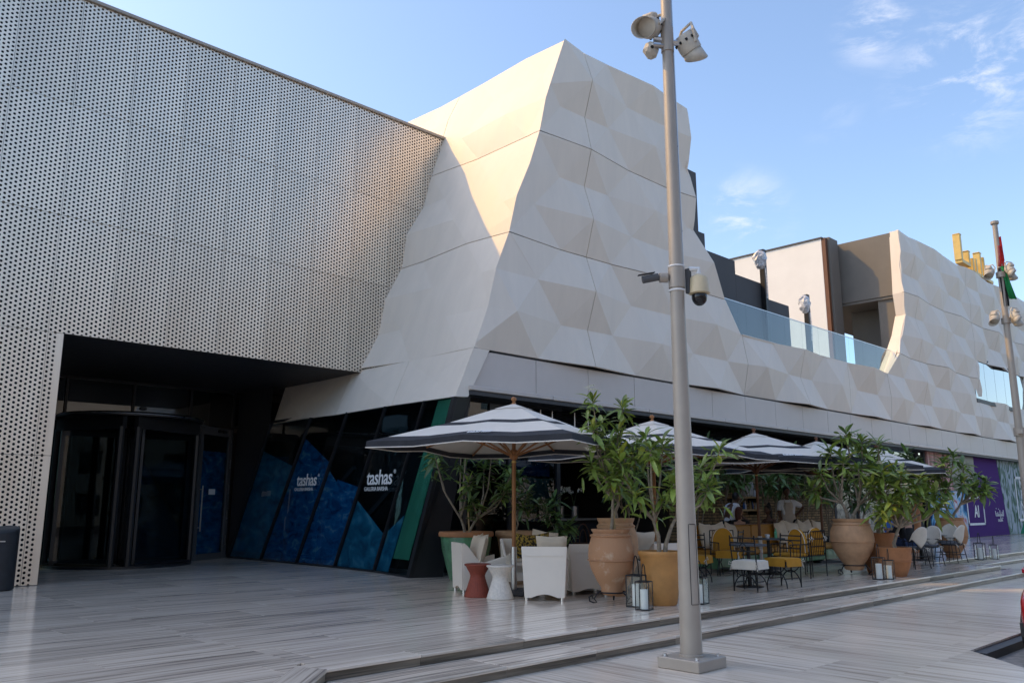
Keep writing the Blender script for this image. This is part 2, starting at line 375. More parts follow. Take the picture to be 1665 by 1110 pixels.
pv = [[(23.56, 6.4), (52, 6.4), (52, 7.66), (23.56, 7.66)], [(-9, 3.5), (52, 3.5), (52, 6.4), (-9, 6.4)], [(-9, -4), (3.15, -4), (10.65, 3.5), (-9, 3.5)]]
lay(pv, -9, 52, -4, 7.7, .9, 2.7, 0., 'paving_slab', STONE_Y, pave, 1, lambda x, y: -1.5 < x < 24 and y > -1.5, 'distant_paving')
# dropped kerb of the driveway: dark channel along the pavement edge
tag(MB().box((10.75, 3.36, -.119), (60, 3.49, -.03)).obj('drain_channel', CHAR), 'black drainage channel along the dropped pavement edge by the red car', 'drain')
ter_poly = [(4.2, 6.70), (23, 6.70), (23, 8.22), (66, 8.22), (66, 26), (-10, 26), (-10, -4.3), (-6.8, -4.3)]
ter = struct(MB().prism(ter_poly, -.1, ZT - .022).obj('terrace', CONC))
tr = [[(4.2, 6.98), (22.7, 6.98), (22.7, 24), (4.2, 24)], [(22.7, 8.5), (62, 8.5), (62, 24), (22.7, 24)], [(4.2, 7.105), (4.2, 24), (-9.8, 24), (-9.8, -4), (-6.9, -4)]]
lay(tr, -10, 62, -4, 24, 2.4, .8, ZT, 'paving_slab', STONE_X, ter, 0, lambda x, y: (x < 11.5 and y < 23 and x > .4 and x > .17 * y) or (11.5 <= x < 36 and y < 14), 'distant_paving')
low_poly = [(4.46, 6.06), (23.6, 6.06), (23.6, 7.6), (66, 7.6), (66, 8.4), (22.9, 8.4), (22.9, 6.8), (4.1, 6.8), (-7, -4.3), (-6, -4.3)]
steps = struct(MB().prism(low_poly, -.1, .078).obj('steps', CONC))
def run(p0, p1, nrm, zt, depth, sizes, riser_h, parent, tread_mat, m0=0., m1=0.):
    """edge slabs with a slight overhang and riser slabs under them, along p0->p1 with outward normal nrm"""
    p0, p1, nrm = Vector(p0), Vector(p1), Vector(nrm); d = p1 - p0; Ln = d.length; d.normalize(); t = 0.; ang = math.atan2(d.y, d.x)
    while t < Ln - .05:
        e = min(Ln, t + rnd.uniform(*sizes))
        if Ln - e < .3: e = Ln
        # edge slab, mitred at the run ends
        a0 = t + G; a1 = e - G
        b0 = a0 - (m0 * (depth + .02) if t == 0 else 0); b1 = a1 + (m1 * (depth + .02) if e == Ln else 0)
        pts = [p0 + d * a0 + nrm * .02, p0 + d * a1 + nrm * .02, p0 + d * b1 - nrm * depth, p0 + d * b0 - nrm * depth]
        cx = sum(p.x for p in pts) / 4; cy = sum(p.y for p in pts) / 4
        R = Matrix.Rotation(-ang, 3, 'Z')
        loc = [R @ Vector((p.x - cx, p.y - cy, 0)) for p in pts]
        o = MB().prism([(q.x, q.y) for q in loc], zt - .028, zt + .001).obj('edge_slab', tread_mat, parent, loc=(cx, cy, 0), rz=ang)
        bv = o.modifiers.new('bevel', 'BEVEL'); bv.width = .006; bv.segments = 2
        c = p0 + d * ((t + e) / 2) - nrm * .008
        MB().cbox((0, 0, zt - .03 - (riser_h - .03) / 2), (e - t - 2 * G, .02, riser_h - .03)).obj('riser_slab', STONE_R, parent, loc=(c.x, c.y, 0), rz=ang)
        t = e
q = math.sqrt(.5); mt = math.tan(math.radians(22.5))
run((4.2, 6.68), (23, 6.68), (0, -1), ZT, .30, (1.0, 1.5), .1, ter, STONE_X, mt)
run((-6.8, -4.32), (4.2, 6.68), (q, -q), ZT, .30, (1.0, 1.5), .1, ter, STONE_X, 0, mt)
run((23, 8.2), (62, 8.2), (0, -1), ZT, .28, (1.3, 2.), .1, ter, STONE_X)
run((4.457, 6.06), (23.6, 6.06), (0, -1), .1, .60, (1.0, 1.6), .1, steps, STONE_X, mt)
run((-5.9, -4.297), (4.457, 6.06), (q, -q), .1, .60, (1.0, 1.6), .1, steps, STONE_X, 0, mt)
run((23.6, 7.6), (62, 7.6), (0, -1), .1, .58, (1.3, 2.), .1, steps, STONE_X)
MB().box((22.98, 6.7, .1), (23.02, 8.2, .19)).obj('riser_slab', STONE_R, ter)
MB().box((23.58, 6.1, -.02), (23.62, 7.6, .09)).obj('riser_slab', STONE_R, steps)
# ------------------------------------------------------------------ perforated building with entrance recess
PB = thing('perforated_building', 'building front of silver perforated metal panels over a dark recessed entrance', 'building', (4.7, 17.2, ZT))
PBI = Matrix.Translation((-4.7, -17.2, -ZT))
def pb(mb, name, material, parent=None, **k):
    """world-coordinate geometry as a child of the perforated building"""
    o = mb.obj(name, material, parent or PB, **k)
    if parent is None: o.matrix_parent_inverse = PBI
    return o
PW, PH, NC, NR = 1.112, 2.325, 14, 26
ZTOP = 11.83
def perf_mesh(w, h, nc, nr, margin=0.):
    mb = MB(); cw = (w - margin) / nc; p = h / nr; r = .0262; dep = .012; gap = .009
    def ring(cx, cz, outer, inner_ang, closed):
        n = len(outer); o = len(mb.v)
        for (a, b), t in zip(outer, inner_ang):
            mb.v += [Vector((cx + a, 0, cz + b)), Vector((cx + r * math.cos(t), 0, cz + r * math.sin(t))), Vector((cx + r * math.cos(t), dep, cz + r * math.sin(t)))]
        for i in range(n if closed else n - 1):
            j = (i + 1) % n
            mb.f.append((o + i * 3, o + j * 3, o + j * 3 + 1, o + i * 3 + 1)); mb.f.append((o + i * 3 + 1, o + j * 3 + 1, o + j * 3 + 2, o + i * 3 + 2))
    W2, H2 = cw / 2, p / 2
    full = [(W2, -H2 / 3), (W2, H2 / 3), (W2, H2), (W2 / 3, H2), (-W2 / 3, H2), (-W2, H2), (-W2, H2 / 3), (-W2, -H2 / 3), (-W2, -H2), (-W2 / 3, -H2), (W2 / 3, -H2), (W2, -H2)]
    fa = [math.atan2(b, a) for a, b in full]
    up = [(W2, 0), (W2, H2), (W2 / 3, H2), (-W2 / 3, H2), (-W2, H2), (-W2, 0)]; ua = [0, math.radians(40), math.radians(72), math.radians(108), math.radians(140), math.pi]
    dn = [(a, -b) for a, b in up]; da = [-t for t in ua]
    for c in range(nc):
        cx = (c + .5) * cw
        if c % 2 == 0:
            for k in range(nr): ring(cx, (k + .5) * p, full, fa, True)
        else:
            for k in range(1, nr): ring(cx, k * p, full, fa, True)
            ring(cx, 0, up, ua, False); ring(cx, h, dn, da, False)
    if margin: mb.add([(w - margin, 0, 0), (w, 0, 0), (w, 0, h), (w - margin, 0, h)], [(0, 1, 2, 3)])
    # squeeze a hair so that neighbouring panels leave an open joint, and turn the rim back
    sx, sz = (w - gap) / w, (h - gap) / h
    for i, v in enumerate(mb.v): mb.v[i] = Vector((gap / 2 + v.x * sx, v.y, gap / 2 + v.z * sz))
    x0, x1, z0, z1 = gap / 2, w - gap / 2, gap / 2, h - gap / 2
    for (a, b), (c_, d_) in (((x0, z0), (x1, z0)), ((x1, z0), (x1, z1)), ((x1, z1), (x0, z1)), ((x0, z1), (x0, z0))):
        mb.add([(a, 0, b), (c_, 0, d_), (c_, .04, d_), (a, .04, b)], [(0, 1, 2, 3)])
    return mb
pm = perf_mesh(PW, PH, NC, NR).mesh('perforated_panel', PERF)
pn = perf_mesh(.28, PH, 2, NR, .11).mesh('perforated_panel', PERF)
X0 = 3.315
pcols = [X0 + PW * k for k in range(-9, 11)]
for x in pcols:
    for r in range(5):
        z = ZTOP - PH * (r + 1)
        if r >= 3:
            if x > 4.5 - .2: continue
        o = link('perforated_panel', pm, PB); o.matrix_parent_inverse = PBI
        o.location = (x, 17.2 + rnd.uniform(0, .004), z)
for r in (3, 4):
    o = link('perforated_panel', pn, PB); o.matrix_parent_inverse = PBI; o.location = (X0 + PW, 17.2, ZTOP - PH * (r + 1))
XW0 = pcols[0]
pb(MB().box((XW0, 17.14, ZTOP + .005), (15.2, 17.6, ZTOP + .07)).box((XW0, 17.6, ZTOP - .2), (15.2, 24, ZTOP)), 'roof_cap', POLE)
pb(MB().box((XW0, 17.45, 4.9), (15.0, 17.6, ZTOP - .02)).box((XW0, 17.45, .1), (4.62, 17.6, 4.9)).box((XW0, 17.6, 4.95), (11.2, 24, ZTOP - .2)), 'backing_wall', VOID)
pb(MB().box((4.69, 17.213, .21), (4.71, 17.45, 4.87)).box((4.6, 17.45, .1), (4.70, 22.9, 4.9)), 'recess_side_wall', CHAR)
pb(MB().box((4.7, 17.22, 4.86), (11.6, 22.95, 4.9)), 'soffit', CHAR)
pb(MB().box((XW0, 17.23, .1), (4.68, 17.44, .2)), 'plinth', DARK)
# curtain wall of the entrance
fr = MB()
YD = 22.85
for x in (4.78, 6.45, 8.1, 9.66, 10.92): fr.box((x - .03, YD - .06, .2), (x + .03, YD + .06, 4.86))
for z in (.23, 3.78, 4.83): fr.box((4.72, YD - .055, z - .03), (10.95, YD + .055, z + .03))
pb(fr, 'mullion_frame', DARK)
xs = (4.78, 6.45, 8.1, 9.66, 10.92)
for i in range(4):
    pb(MB().box((xs[i] + .03, YD - .008, 3.81), (xs[i + 1] - .03, YD + .008, 4.80)), 'transom_pane', GLASS_M)
pb(MB().box((4.81, YD - .008, .26), (6.42, YD + .008, 3.75)), 'side_pane', GLASS_D)
# dark lobby behind
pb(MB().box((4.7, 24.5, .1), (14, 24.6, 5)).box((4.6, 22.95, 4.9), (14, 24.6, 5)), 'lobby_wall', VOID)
# swing door between the drum and the slanted glazing
a, b = Vector((9.62, 21.98, 0)), Vector((10.9, 22.8, 0)); dd = (b - a).normalized(); dn = Vector((dd.y, -dd.x, 0)); DL = (b - a).length
DM = basis((a.x, a.y, ZT), dd, (0, 0, 1))          # local x along door, y up, z towards viewer
def dbox(mb, x0, x1, z0, z1, y0, y1): return mb.box((x0, z0, y0), (x1, z1, y1))
door = pb(dbox(dbox(dbox(dbox(MB(), 0, .12, .0, 3.55, -.04, .04), DL - .16, DL, .0, 3.55, -.04, .04), .12, DL - .16, 0, .16, -.035, .035), .12, DL - .16, 3.33, 3.55, -.035, .035).xf(DM), 'door', GREYW)
dbox(MB(), .12, DL - .16, .16, 3.33, -.01, .01).xf(DM).obj('pane', GLASS_S, door)
MB().tube([(.10, .75, .12), (.10, 1.95, .12)], .02, 8).tube([(.10, .85, .03), (.10, .85, .12)], .012, 6).tube([(.10, 1.85, .03), (.10, 1.85, .12)], .012, 6).xf(DM).obj('handle', STEEL, door)
for z in (.35, 1.05, 1.75, 2.45, 3.15): dbox(MB(), DL - .07, DL - .035, z, z + .26, .042, .055).xf(DM).obj('hinge', STEEL, door)
dbox(MB(), .75, 1.15, 3.42, 3.49, .042, .07).xf(DM).obj('door_closer', STEEL, door)
dbox(MB(), .55, .85, 1.72, 1.87, .012, .015).xf(DM).obj('notice', LETW, door)
# ------------------------------------------------------------------ faceted building
FB = thing('faceted_building', 'long grey building clad in faceted triangular relief panels, with a tapered tower', 'building', (11.5, 13.08, ZT))
FBI = Matrix.Translation((-11.5, -13.08, -ZT))
def fb(mb, name, material, parent=None, **k):
    o = mb.obj(name, material, parent or FB, **k)
    if parent is None: o.matrix_parent_inverse = FBI
    return o
ZR = [4.93 + .945 * r for r in range(10)]      # lattice rows
LX0, LS = 15.38, 1.83
er = random.Random(3)
ewob = [0, .05, -.04, .03, -.06, .05, .06, -.05, -.03, .02]
XE = [11.57 + .355 * (z - 4.93) + w for z, w in zip(ZR, ewob)]
XRt = {2: 22.62, 3: 21.72, 4: 20.9, 5: 20.28, 6: 20.22, 7: 20.18, 8: 20.12, 9: 20.12}
XLv = {2: 33.75, 3: 34.72, 4: 35.6, 5: 36.2, 6: 36.05, 7: 36.15, 8: 36.22, 9: 36.3}
def lerp(a, b, t): return a + (b - a) * t
def xe(z):
    t = max(0, min(8.999, (z - ZR[0]) / .945)); i = int(t); return lerp(XE[i], XE[i + 1], t - i)
class Lattice:
    """relief of the triangular lattice: one vertex in three is a peak, the rest lie low, all roughened, so that every facet tilts its own way"""
    def __init__(s, amp): s.amp = amp; s.c = {}
    def v(s, i, r):
        if (i, r) not in s.c:
            q_ = i - (r - (r & 1)) // 2; k = (q_ - r) % 3; g = random.Random('%d/%d' % (i, r)); s.c[(i, r)] = ((1.0, -.3, -.3)[k] + g.uniform(-.32, .32)) * s.amp
        return s.c[(i, r)]
# odd/even: vertices of row 2 (z 6.82) stand on 15.38+1.83k, rows 1 and 3 are offset by half
lat = Lattice(.2); lat.vx = lambda i, r: LX0 + (i + (.5 if r % 2 else 0)) * LS
def lat_tris(r, xa, xb):
    i0 = int(math.floor((xa - LX0) / LS)) - 2; i1 = int(math.ceil((xb - LX0) / LS)) + 2; out = []
    for i in range(i0, i1):
        A, B = (i, r), (i + 1, r)
        if r % 2 == 0: out += [(A, B, (i, r + 1)), ((i, r + 1), (i + 1, r + 1), B)]
        else: out += [(A, B, (i + 1, r + 1)), ((i, r + 1), (i + 1, r + 1), A)]
    return out
def bary(p, a, b, c):
    d = (b[1] - c[1]) * (a[0] - c[0]) + (c[0] - b[0]) * (a[1] - c[1])
    u = ((b[1] - c[1]) * (p[0] - c[0]) + (c[0] - b[0]) * (p[1] - c[1])) / d
    v = ((c[1] - a[1]) * (p[0] - c[0]) + (a[0] - c[0]) * (p[1] - c[1])) / d
    return u, v, 1 - u - v
def ccw(P):
    ar = sum(P[i][0] * P[(i + 1) % len(P)][1] - P[(i + 1) % len(P)][0] * P[i][1] for i in range(len(P)))
    return P if ar > 0 else P[::-1]
def relief_panels(bands, xseams, zseam_rows, rowz, place, name, gap=.011, thick=.10):
    """bands: {row: [(xl0,xr0,xl1,xr1), ...]}; builds one object for each panel between seams"""
    res = []
    for zi in range(len(zseam_rows) - 1):
        r0, r1 = zseam_rows[zi], zseam_rows[zi + 1]
        for k in range(len(xseams) - 1):
            sa, sb = xseams[k] + gap, xseams[k + 1] - gap; za, zb = rowz(r0) + gap, rowz(r1) - gap
            polys = {}; faces = []; verts = []; index = {}
            def vid(x, z, d):
                key = (round(x, 4), round(z, 4))
                if key not in index: index[key] = len(verts); verts.append((x, z, d))
                return index[key]
            for r in range(r0, r1):
                for (l0, q0, l1, q1) in bands.get(r, []):
                    if max(q0, q1) < sa or min(l0, l1) > sb: continue
                    quad = ccw([(l0, rowz(r)), (q0, rowz(r)), (q1, rowz(r + 1)), (l1, rowz(r + 1))])
                    for T in lat_tris(r, max(sa, min(l0, l1)), min(sb, max(q0, q1))):
                        tp = [(lat.vx(i, rr), rowz(rr)) for i, rr in T]; td = [lat.v(i, rr) for i, rr in T]
                        P = clip_convex(ccw(tp), quad)
                        if len(P) < 3: continue
                        P = clip_convex(P, [(sa, za), (sb, za), (sb, zb), (sa, zb)])
                        if len(P) < 3: continue
                        ids = []
                        for p in P:
                            u = bary(p, *tp); ids.append(vid(p[0], p[1], sum(a_ * b_ for a_, b_ in zip(u, td))))
                        ids = [ids[i] for i in range(len(ids)) if ids[i] != ids[i - 1]]
                        if len(ids) >= 3: faces.append(tuple(ids))
            if not faces: continue
            cnt = {}
            for f in faces:
                for i in range(len(f)):
                    e = (f[i], f[(i + 1) % len(f)]); cnt[frozenset(e)] = cnt.get(frozenset(e), 0) + 1
            mb = MB(); n = len(verts)
            mb.v = [place(x, z, d) for x, z, d in verts] + [place(x, z, d - thick) for x, z, d in verts]
            mb.f = list(faces)
            for f in faces:
                for i in range(len(f)):
                    e = (f[i], f[(i + 1) % len(f)])
                    if cnt[frozenset(e)] == 1: mb.f.append((e[0], e[1], e[1] + n, e[0] + n))
            res.append(fb(mb, name, CLAD))
    return res
def rz_(r): return ZR[0] + .945 * r
XEND = 62.
bands = {0: [(XE[0], XEND, XE[1], XEND)], 1: [(XE[1], XEND, XE[2], XEND)]}
for r in range(2, 9):
    bands[r] = [(XE[r], XRt[r], XE[r + 1], XRt[r + 1])]
    if r == 2: bands[r] += [(33.75, 45.3, 34.72, 44.75), (52.2, XEND, 52.6, XEND)]
    elif r == 3: bands[r] += [(34.72, 44.75, 35.6, 45.05), (52.6, XEND, 52.7, XEND)]
    else: bands[r] += [(XLv[r], XEND, XLv[r + 1], XEND)]
seams = [11.0] + [LX0 + 3.66 * k for k in range(0, 13)] + [XEND + .1]
YF = 13.08
def place_front(x, z, d):
    t = max(0, min(1, (x - xe(z)) / .7)); return Vector((x, YF - d * t, z + (0.05 * math.sin(x * 2.3) if z > 13.3 else 0)))
relief_panels(bands, seams, [0, 3, 6, 9], rz_, place_front, 'cladding_panel')
# left flank of the tower: the same relief running back along Y, sloping inwards as it rises
def place_left(y, z, d):
    t = max(0, min(1, (y - YF) / .7)); return Vector((xe(z) - d * .35 * t, y, z + .1 * d))
lb = {r: [(YF, 25., YF, 25.)] for r in range(9)}
save = lat.v
lat.v = lambda i, r: save(i + 50, r)
relief_panels(lb, [YF - .011, 17.25, 21.4, 25.1], [0, 3, 6, 9], rz_, place_left, 'flank_panel')
# skirt under the flank
sk = [(YF, 15.4), (15.4, 17.6), (17.6, 19.4), (19.4, 21.0)]
wav = [0, .03, -.05, .02, -.02]
bx = [10.98, 11.05, 11.0, 11.08, 11.14]
yy = [YF, 15.4, 17.6, 19.4, 21.0]; yb = [12.98, 15.3, 17.5, 19.3, 20.85]
for i in range(4):
    g = .006
    P = [(bx[i], yb[i] + g, 3.82 + wav[i] * .5), (bx[i + 1], yb[i + 1] - g, 3.82 + wav[i + 1] * .5), (xe(4.93) + wav[i + 1], yy[i + 1] - g, 4.93), (xe(4.93) + wav[i], yy[i] + g, 4.93)]
    mid = ((P[0][0] + P[2][0]) / 2 - .05 * (1 if i % 2 else -1), (P[0][1] + P[2][1]) / 2, 4.36)
    mb = MB().add(P + [mid] + [(x + .09, y, z) for x, y, z in P], [(0, 1, 4), (1, 2, 4), (2, 3, 4), (3, 0, 4), (0, 1, 6, 5), (1, 2, 7, 6), (2, 3, 8, 7), (3, 0, 5, 8)])
    fb(mb, 'skirt_panel', CLAD)
# front return of the skirt at the corner
fb(MB().add([(10.985, 12.985, 3.82), (11.33, 12.985, 3.84), (12.02, YF, 4.93), (11.575, YF, 4.93), (10.985, 13.2, 3.82), (11.33, 13.2, 3.84), (12.02, 13.25, 4.93), (11.575, 13.25, 4.93)],
            [(0, 1, 2, 3), (1, 5, 6, 2), (0, 4, 5, 1), (3, 2, 6, 7)]), 'skirt_panel', CLAD)
# fascia of flat panels with a projecting lip, and dark slot above it
fj = [11.4] + [13.52 + 1.83 * k for k in range(0, 27)]
for i in range(len(fj) - 1):
    a0, a1 = fj[i] + .008, fj[i + 1] - .008
    if i == 0: P = [(11.42, 4.10), (a1, 4.10), (a1, 4.895), (12.06, 4.895)]
    else: P = [(a0, 4.10), (a1, 4.10), (a1, 4.895), (a0, 4.895)]
    fb(MB().prism(P, 13.13 + rnd.uniform(0, .004), 13.2, axis=1), 'fascia_panel', FASC)
for i in range(0, 14):
    x0 = 11.36 if i == 0 else 13.9 + 3.66 * (i - 1); x1 = 13.9 + 3.66 * i
    fb(MB().cbox(((x0 + x1) / 2, 13.06, 4.045), (x1 - x0 - .012, .22, .10), .012), 'fascia_lip', FASC)
fb(MB().box((11.95, 13.2, 3.98), (62, 13.4, 4.88)).box((11.36, 12.99, 3.9), (62, 13.9, 3.985)).box((12.1, 13.12, 4.905), (62, 13.3, 4.92)), 'soffit', CHAR)
# body behind the cladding
core = MB()
for r in range(9):
    z0, z1 = ZR[r], ZR[r + 1]
    def blk(xa0, xb0, xa1, xb1, y0, y1):
        core.add([(xa0, y0, z0), (xb0, y0, z0), (xb0, y1, z0), (xa0, y1, z0), (xa1, y0, z1), (xb1, y0, z1), (xb1, y1, z1), (xa1, y1, z1)],
                 [(3, 2, 1, 0), (4, 5, 6, 7), (0, 1, 5, 4), (1, 2, 6, 5), (2, 3, 7, 6), (3, 0, 4, 7)])
    e0, e1 = XE[r] + .28, XE[r + 1] + .28
    if r < 2: blk(e0, 61, e1, 61, YF + .25, YF + .6); blk(e0, e0 + 6, e1, e1 + 6, YF + .6, 24.8)
    elif r == 8: blk(e0, 20.0, e1 - .02, 20.0, YF + .25, YF + .45)
    else:
        blk(e0, XRt[r] - .12, e1, XRt[r + 1] - .12, YF + .25, YF + .45)
        blk(e0, e0 + 1.6, e1, e1 + 1.6, YF + .45, 24.8)
        if r == 2: blk(33.9, 45, 34.85, 44.9, YF + .25, YF + .45); blk(52.7, 61, 52.8, 61, YF + .25, YF + .45)
        elif r == 3: blk(34.85, 44.9, 35.75, 45.2, YF + .25, YF + .45); blk(52.8, 61, 52.8, 61, YF + .25, YF + .45)
        else: blk(XLv[r] + .13, 61, XLv[r + 1] + .13, 61, YF + .25, YF + .45)
fb(core, 'structural_core', CORE)
# cheeks: painted returns of the front sheet at the sloping edges
def cheek(pts, y1, material, name):
    mb = MB()
    for (xa, za), (xb, zb) in zip(pts[:-1], pts[1:]):
        mb.add([(xa, YF + .02, za), (xb, YF + .02, zb), (xb, y1, zb), (xa, y1, za), (xa + .1, YF + .02, za), (xb + .1, YF + .02, zb), (xb + .1, y1, zb), (xa + .1, y1, za)],
               [(0, 1, 2, 3), (4, 7, 6, 5), (0, 4, 5, 1), (3, 2, 6, 7), (0, 3, 7, 4), (1, 5, 6, 2)])
    fb(mb, name, material)
cheek([(33.78, 6.83), (34.75, ZR[3]), (35.63, ZR[4]), (36.22, ZR[5])], 13.55, CLAD, 'reveal_panel')
cheek([(36.22, ZR[5] + .01), (36.07, ZR[6]), (36.17, ZR[7]), (36.24, ZR[8]), (36.32, 13.46)], 13.52, CLAD, 'reveal_panel')
mb = MB()
for r in range(2, 9):
    mb.add([(XRt[r] - .1, YF + .05, ZR[r]), (XRt[r + 1] - .1, YF + .05, ZR[r + 1]), (XRt[r + 1] - .1, YF + .5, ZR[r + 1]), (XRt[r] - .1, YF + .5, ZR[r])], [(0, 1, 2, 3)])
fb(mb, 'reveal_panel', CLAD)
fb(MB().box((22.7, YF + .02, 6.80), (33.7, 13.5, 6.83)), 'parapet_cap', CLAD)
# roof terrace behind the low parapet
fb(MB().box((17, 13.5, 6.3), (61, 24.8, 6.5)), 'roof_deck', DECK)
fb(MB().box((36.3, 13.5, 10.62), (36.6, 16.2, 13.42)).box((36.6, 13.55, 13.2), (61, 24, 13.35)).box((36.6, 13.6, 10.6), (36.75, 16.2, 10.9)), 'side_wall', BROWN)
fb(MB().box((38.0, 13.55, 6.5), (38.2, 16.2, 10.9)).box((36.35, 13.55, 10.5), (38.0, 16.1, 10.61)), 'recess_wall', BROWN)
fb(MB().box((36.45, 13.6, 6.5), (36.55, 14.32, 10.5)), 'recess_jamb', BROWN)
wb = fb(MB().box((34.95, 16.0, 6.5), (36.28, 20.7, 13.42)), 'white_roof_block', WHITEW)
MB().box((34.9, 15.95, 13.425), (36.3, 20.75, 13.5)).obj('coping', GREYW, wb)
fb(MB().box((34.96, 15.82, 6.5), (35.16, 15.99, 13.45)), 'corner_trim', WOOD_D)
fb(MB().box((35.17, 15.72, 6.5), (36.0, 15.99, 13.5)), 'column', BROWN)
fb(MB().box((20.6, 14.3, 6.5), (22.35, 14.7, 12.4)).box((22.36, 14.3, 6.5), (22.7, 14.69, 10.38)).box((22.71, 14.3, 6.5), (24.5, 14.68, 9.83)).box((24.51, 14.3, 6.5), (26.2, 14.67, 9.36)).box((26.21, 14.3, 6.5), (28.15, 14.66, 8.86)).box((21, 14.7, 6.5), (21.2, 20, 12.3)), 'stepped_roof_wall', GREYW)
fb(MB().box((17, 24.6, 6.5), (61, 24.8, 8)), 'rear_parapet', GREYW)
# glass balustrade
bj = [22.05] + [23.3 + 1.24 * k for k in range(0, 9)] + [34.35]
for i in range(len(bj) - 1):
    x0, x1 = bj[i] + .003, bj[i + 1] - .003
    if i == 0: P = [(22.45, 6.84), (x1, 6.84), (x1, 7.90), (21.85, 7.90)]
    elif i == len(bj) - 2: P = [(x0, 6.84), (33.75, 6.84), (34.75, 7.90), (x0, 7.90)]
    else: P = [(x0, 6.84), (x1, 6.84), (x1, 7.90), (x0, 7.90)]
    fb(MB().prism(P, 13.30, 13.312, axis=1), 'balustrade_pane', GLASS_B)
fb(MB().box((21.8, 13.29, 7.903), (34.8, 13.328, 7.925)), 'balustrade_rail', STEEL)
# strip window in the upper wall
wf = fb(MB().box((44.4, YF + .02, 6.6), (52.9, YF + .36, 6.79)).box((44.4, YF + .02, 8.7), (52.9, YF + .36, 8.9)), 'window', CHAR)
for x0, x1 in ((44.4, 46.0), (46.03, 47.6), (47.63, 49.2), (49.23, 50.9), (50.93, 52.8)):
    MB().box((x0, YF + .05, 6.79), (x1, YF + .07, 8.7)).obj('pane', GLASS_M, wf)
fb(MB().box((44.3, YF + .4, 6.5), (53, YF + .5, 9)), 'window_back', VOID)
# ---- slanted ground-floor glazing of the flank
gb = [22.75, 20.89, 19.05, 17.28, 15.51, 13.78]; gt = [20.9, 18.75, 17.05, 15.47, 14.05, 13.06]
gxb = [10.99, 11.0, 11.0, 10.98, 10.86, 10.50]; gxt = [11.08, 11.06, 11.04, 11.02, 11.02, 11.02]
ZG = 3.80
for i in range(5):
    def gp(k, t, off=0.):
        return Vector((lerp(gxb[k], gxt[k], t) + off, lerp(gb[k], gt[k], t), lerp(.24, ZG, t)))
    A, B, Cc, D = gp(i, 0), gp(i + 1, 0), gp(i + 1, 1), gp(i, 1)
    s = [Vector((.02, 0, 0))] * 4
    fb(MB().add([A, B, Cc, D] + [q_ + Vector((.016, 0, 0)) for q_ in (A, B, Cc, D)], [(0, 1, 2, 3), (7, 6, 5, 4), (0, 4, 5, 1), (1, 5, 6, 2), (2, 6, 7, 3), (3, 7, 4, 0)]), 'slanted_pane', GLASS_S)
for i in range(6):
    a_, b_ = Vector((gxb[i], gb[i], .21)), Vector((gxt[i], gt[i], ZG + .02))
    w = .022 if i not in (0, 5) else .05
    n_ = Vector((0, w, 0)); o_ = Vector((.05, 0, 0))
    fb(MB().add([a_ - n_ - o_ * .7, a_ + n_ - o_ * .7, a_ + n_ + o_, a_ - n_ + o_, b_ - n_ - o_ * .7, b_ + n_ - o_ * .7, b_ + n_ + o_, b_ - n_ + o_],
                [(3, 2, 1, 0), (4, 5, 6, 7), (0, 1, 5, 4), (1, 2, 6, 5), (2, 3, 7, 6), (3, 0, 4, 7)]), 'slanted_mullion', DARK)
fb(MB().tube([(gxb[k], gb[k], .215) for k in range(6)], .03, 4), 'base_channel', DARK)
# panel above the doors and triangular infill behind the skirt's end
fb(MB().add([(11.0, 22.8, .2), (11.08, 20.9, 3.82), (11.1, 22.85, 4.86), (11.1, 20.9, 4.86), (11.06, 22.8, .2)], [(0, 1, 3, 2)]), 'infill_panel', CHAR)
# corner pier turning onto the front
fb(MB().add([(10.50, 13.74, .2), (11.15, 13.5, .2), (11.6, 13.2, 3.9), (11.02, 13.02, 3.82), (10.8, 14.3, .2), (11.5, 14.2, .2), (11.8, 13.8, 3.9), (11.3, 13.6, 3.82)],
            [(0, 1, 2, 3), (1, 5, 6, 2), (0, 4, 5, 1)]), 'corner_pier', DARK)
# ------------------------------------------------------------------ shop front under the fascia
def print_mat(name, build):
    """flat print: build(N, l, coords) returns the colour socket"""
    M = bpy.data.materials.new(name); M.use_nodes = True; N = M.node_tree.nodes; l = M.node_tree.links.new; p = N['Principled BSDF']
    p.inputs['Roughness'].default_value = .75; p.inputs['Specular IOR Level'].default_value = .15; tcn = N.new('ShaderNodeTexCoord'); l(build(N, l, tcn.outputs['Object']), p.inputs['Base Color']); return M
def ramp(N, l, fac, stops):
    r = N.new('ShaderNodeValToRGB'); e = r.color_ramp.elements; e[0].position, e[0].color = stops[0][0], (*stops[0][1], 1); e[1].position, e[1].color = stops[-1][0], (*stops[-1][1], 1)
    for pos, c in stops[1:-1]: x = e.new(pos); x.color = (*c, 1)
    l(fac, r.inputs[0]); return r.outputs[0]
def noise(N, l, vec, scale, det=4, st=None, dist=0.):
    if st: mpn = N.new('ShaderNodeMapping'); mpn.inputs['Scale'].default_value = st; l(vec, mpn.inputs[0]); vec = mpn.outputs[0]
    n = N.new('ShaderNodeTexNoise'); n.inputs['Scale'].default_value = scale; n.inputs['Detail'].default_value = det; n.inputs['Distortion'].default_value = dist; l(vec, n.inputs['Vector']); return n.outputs['Fac']
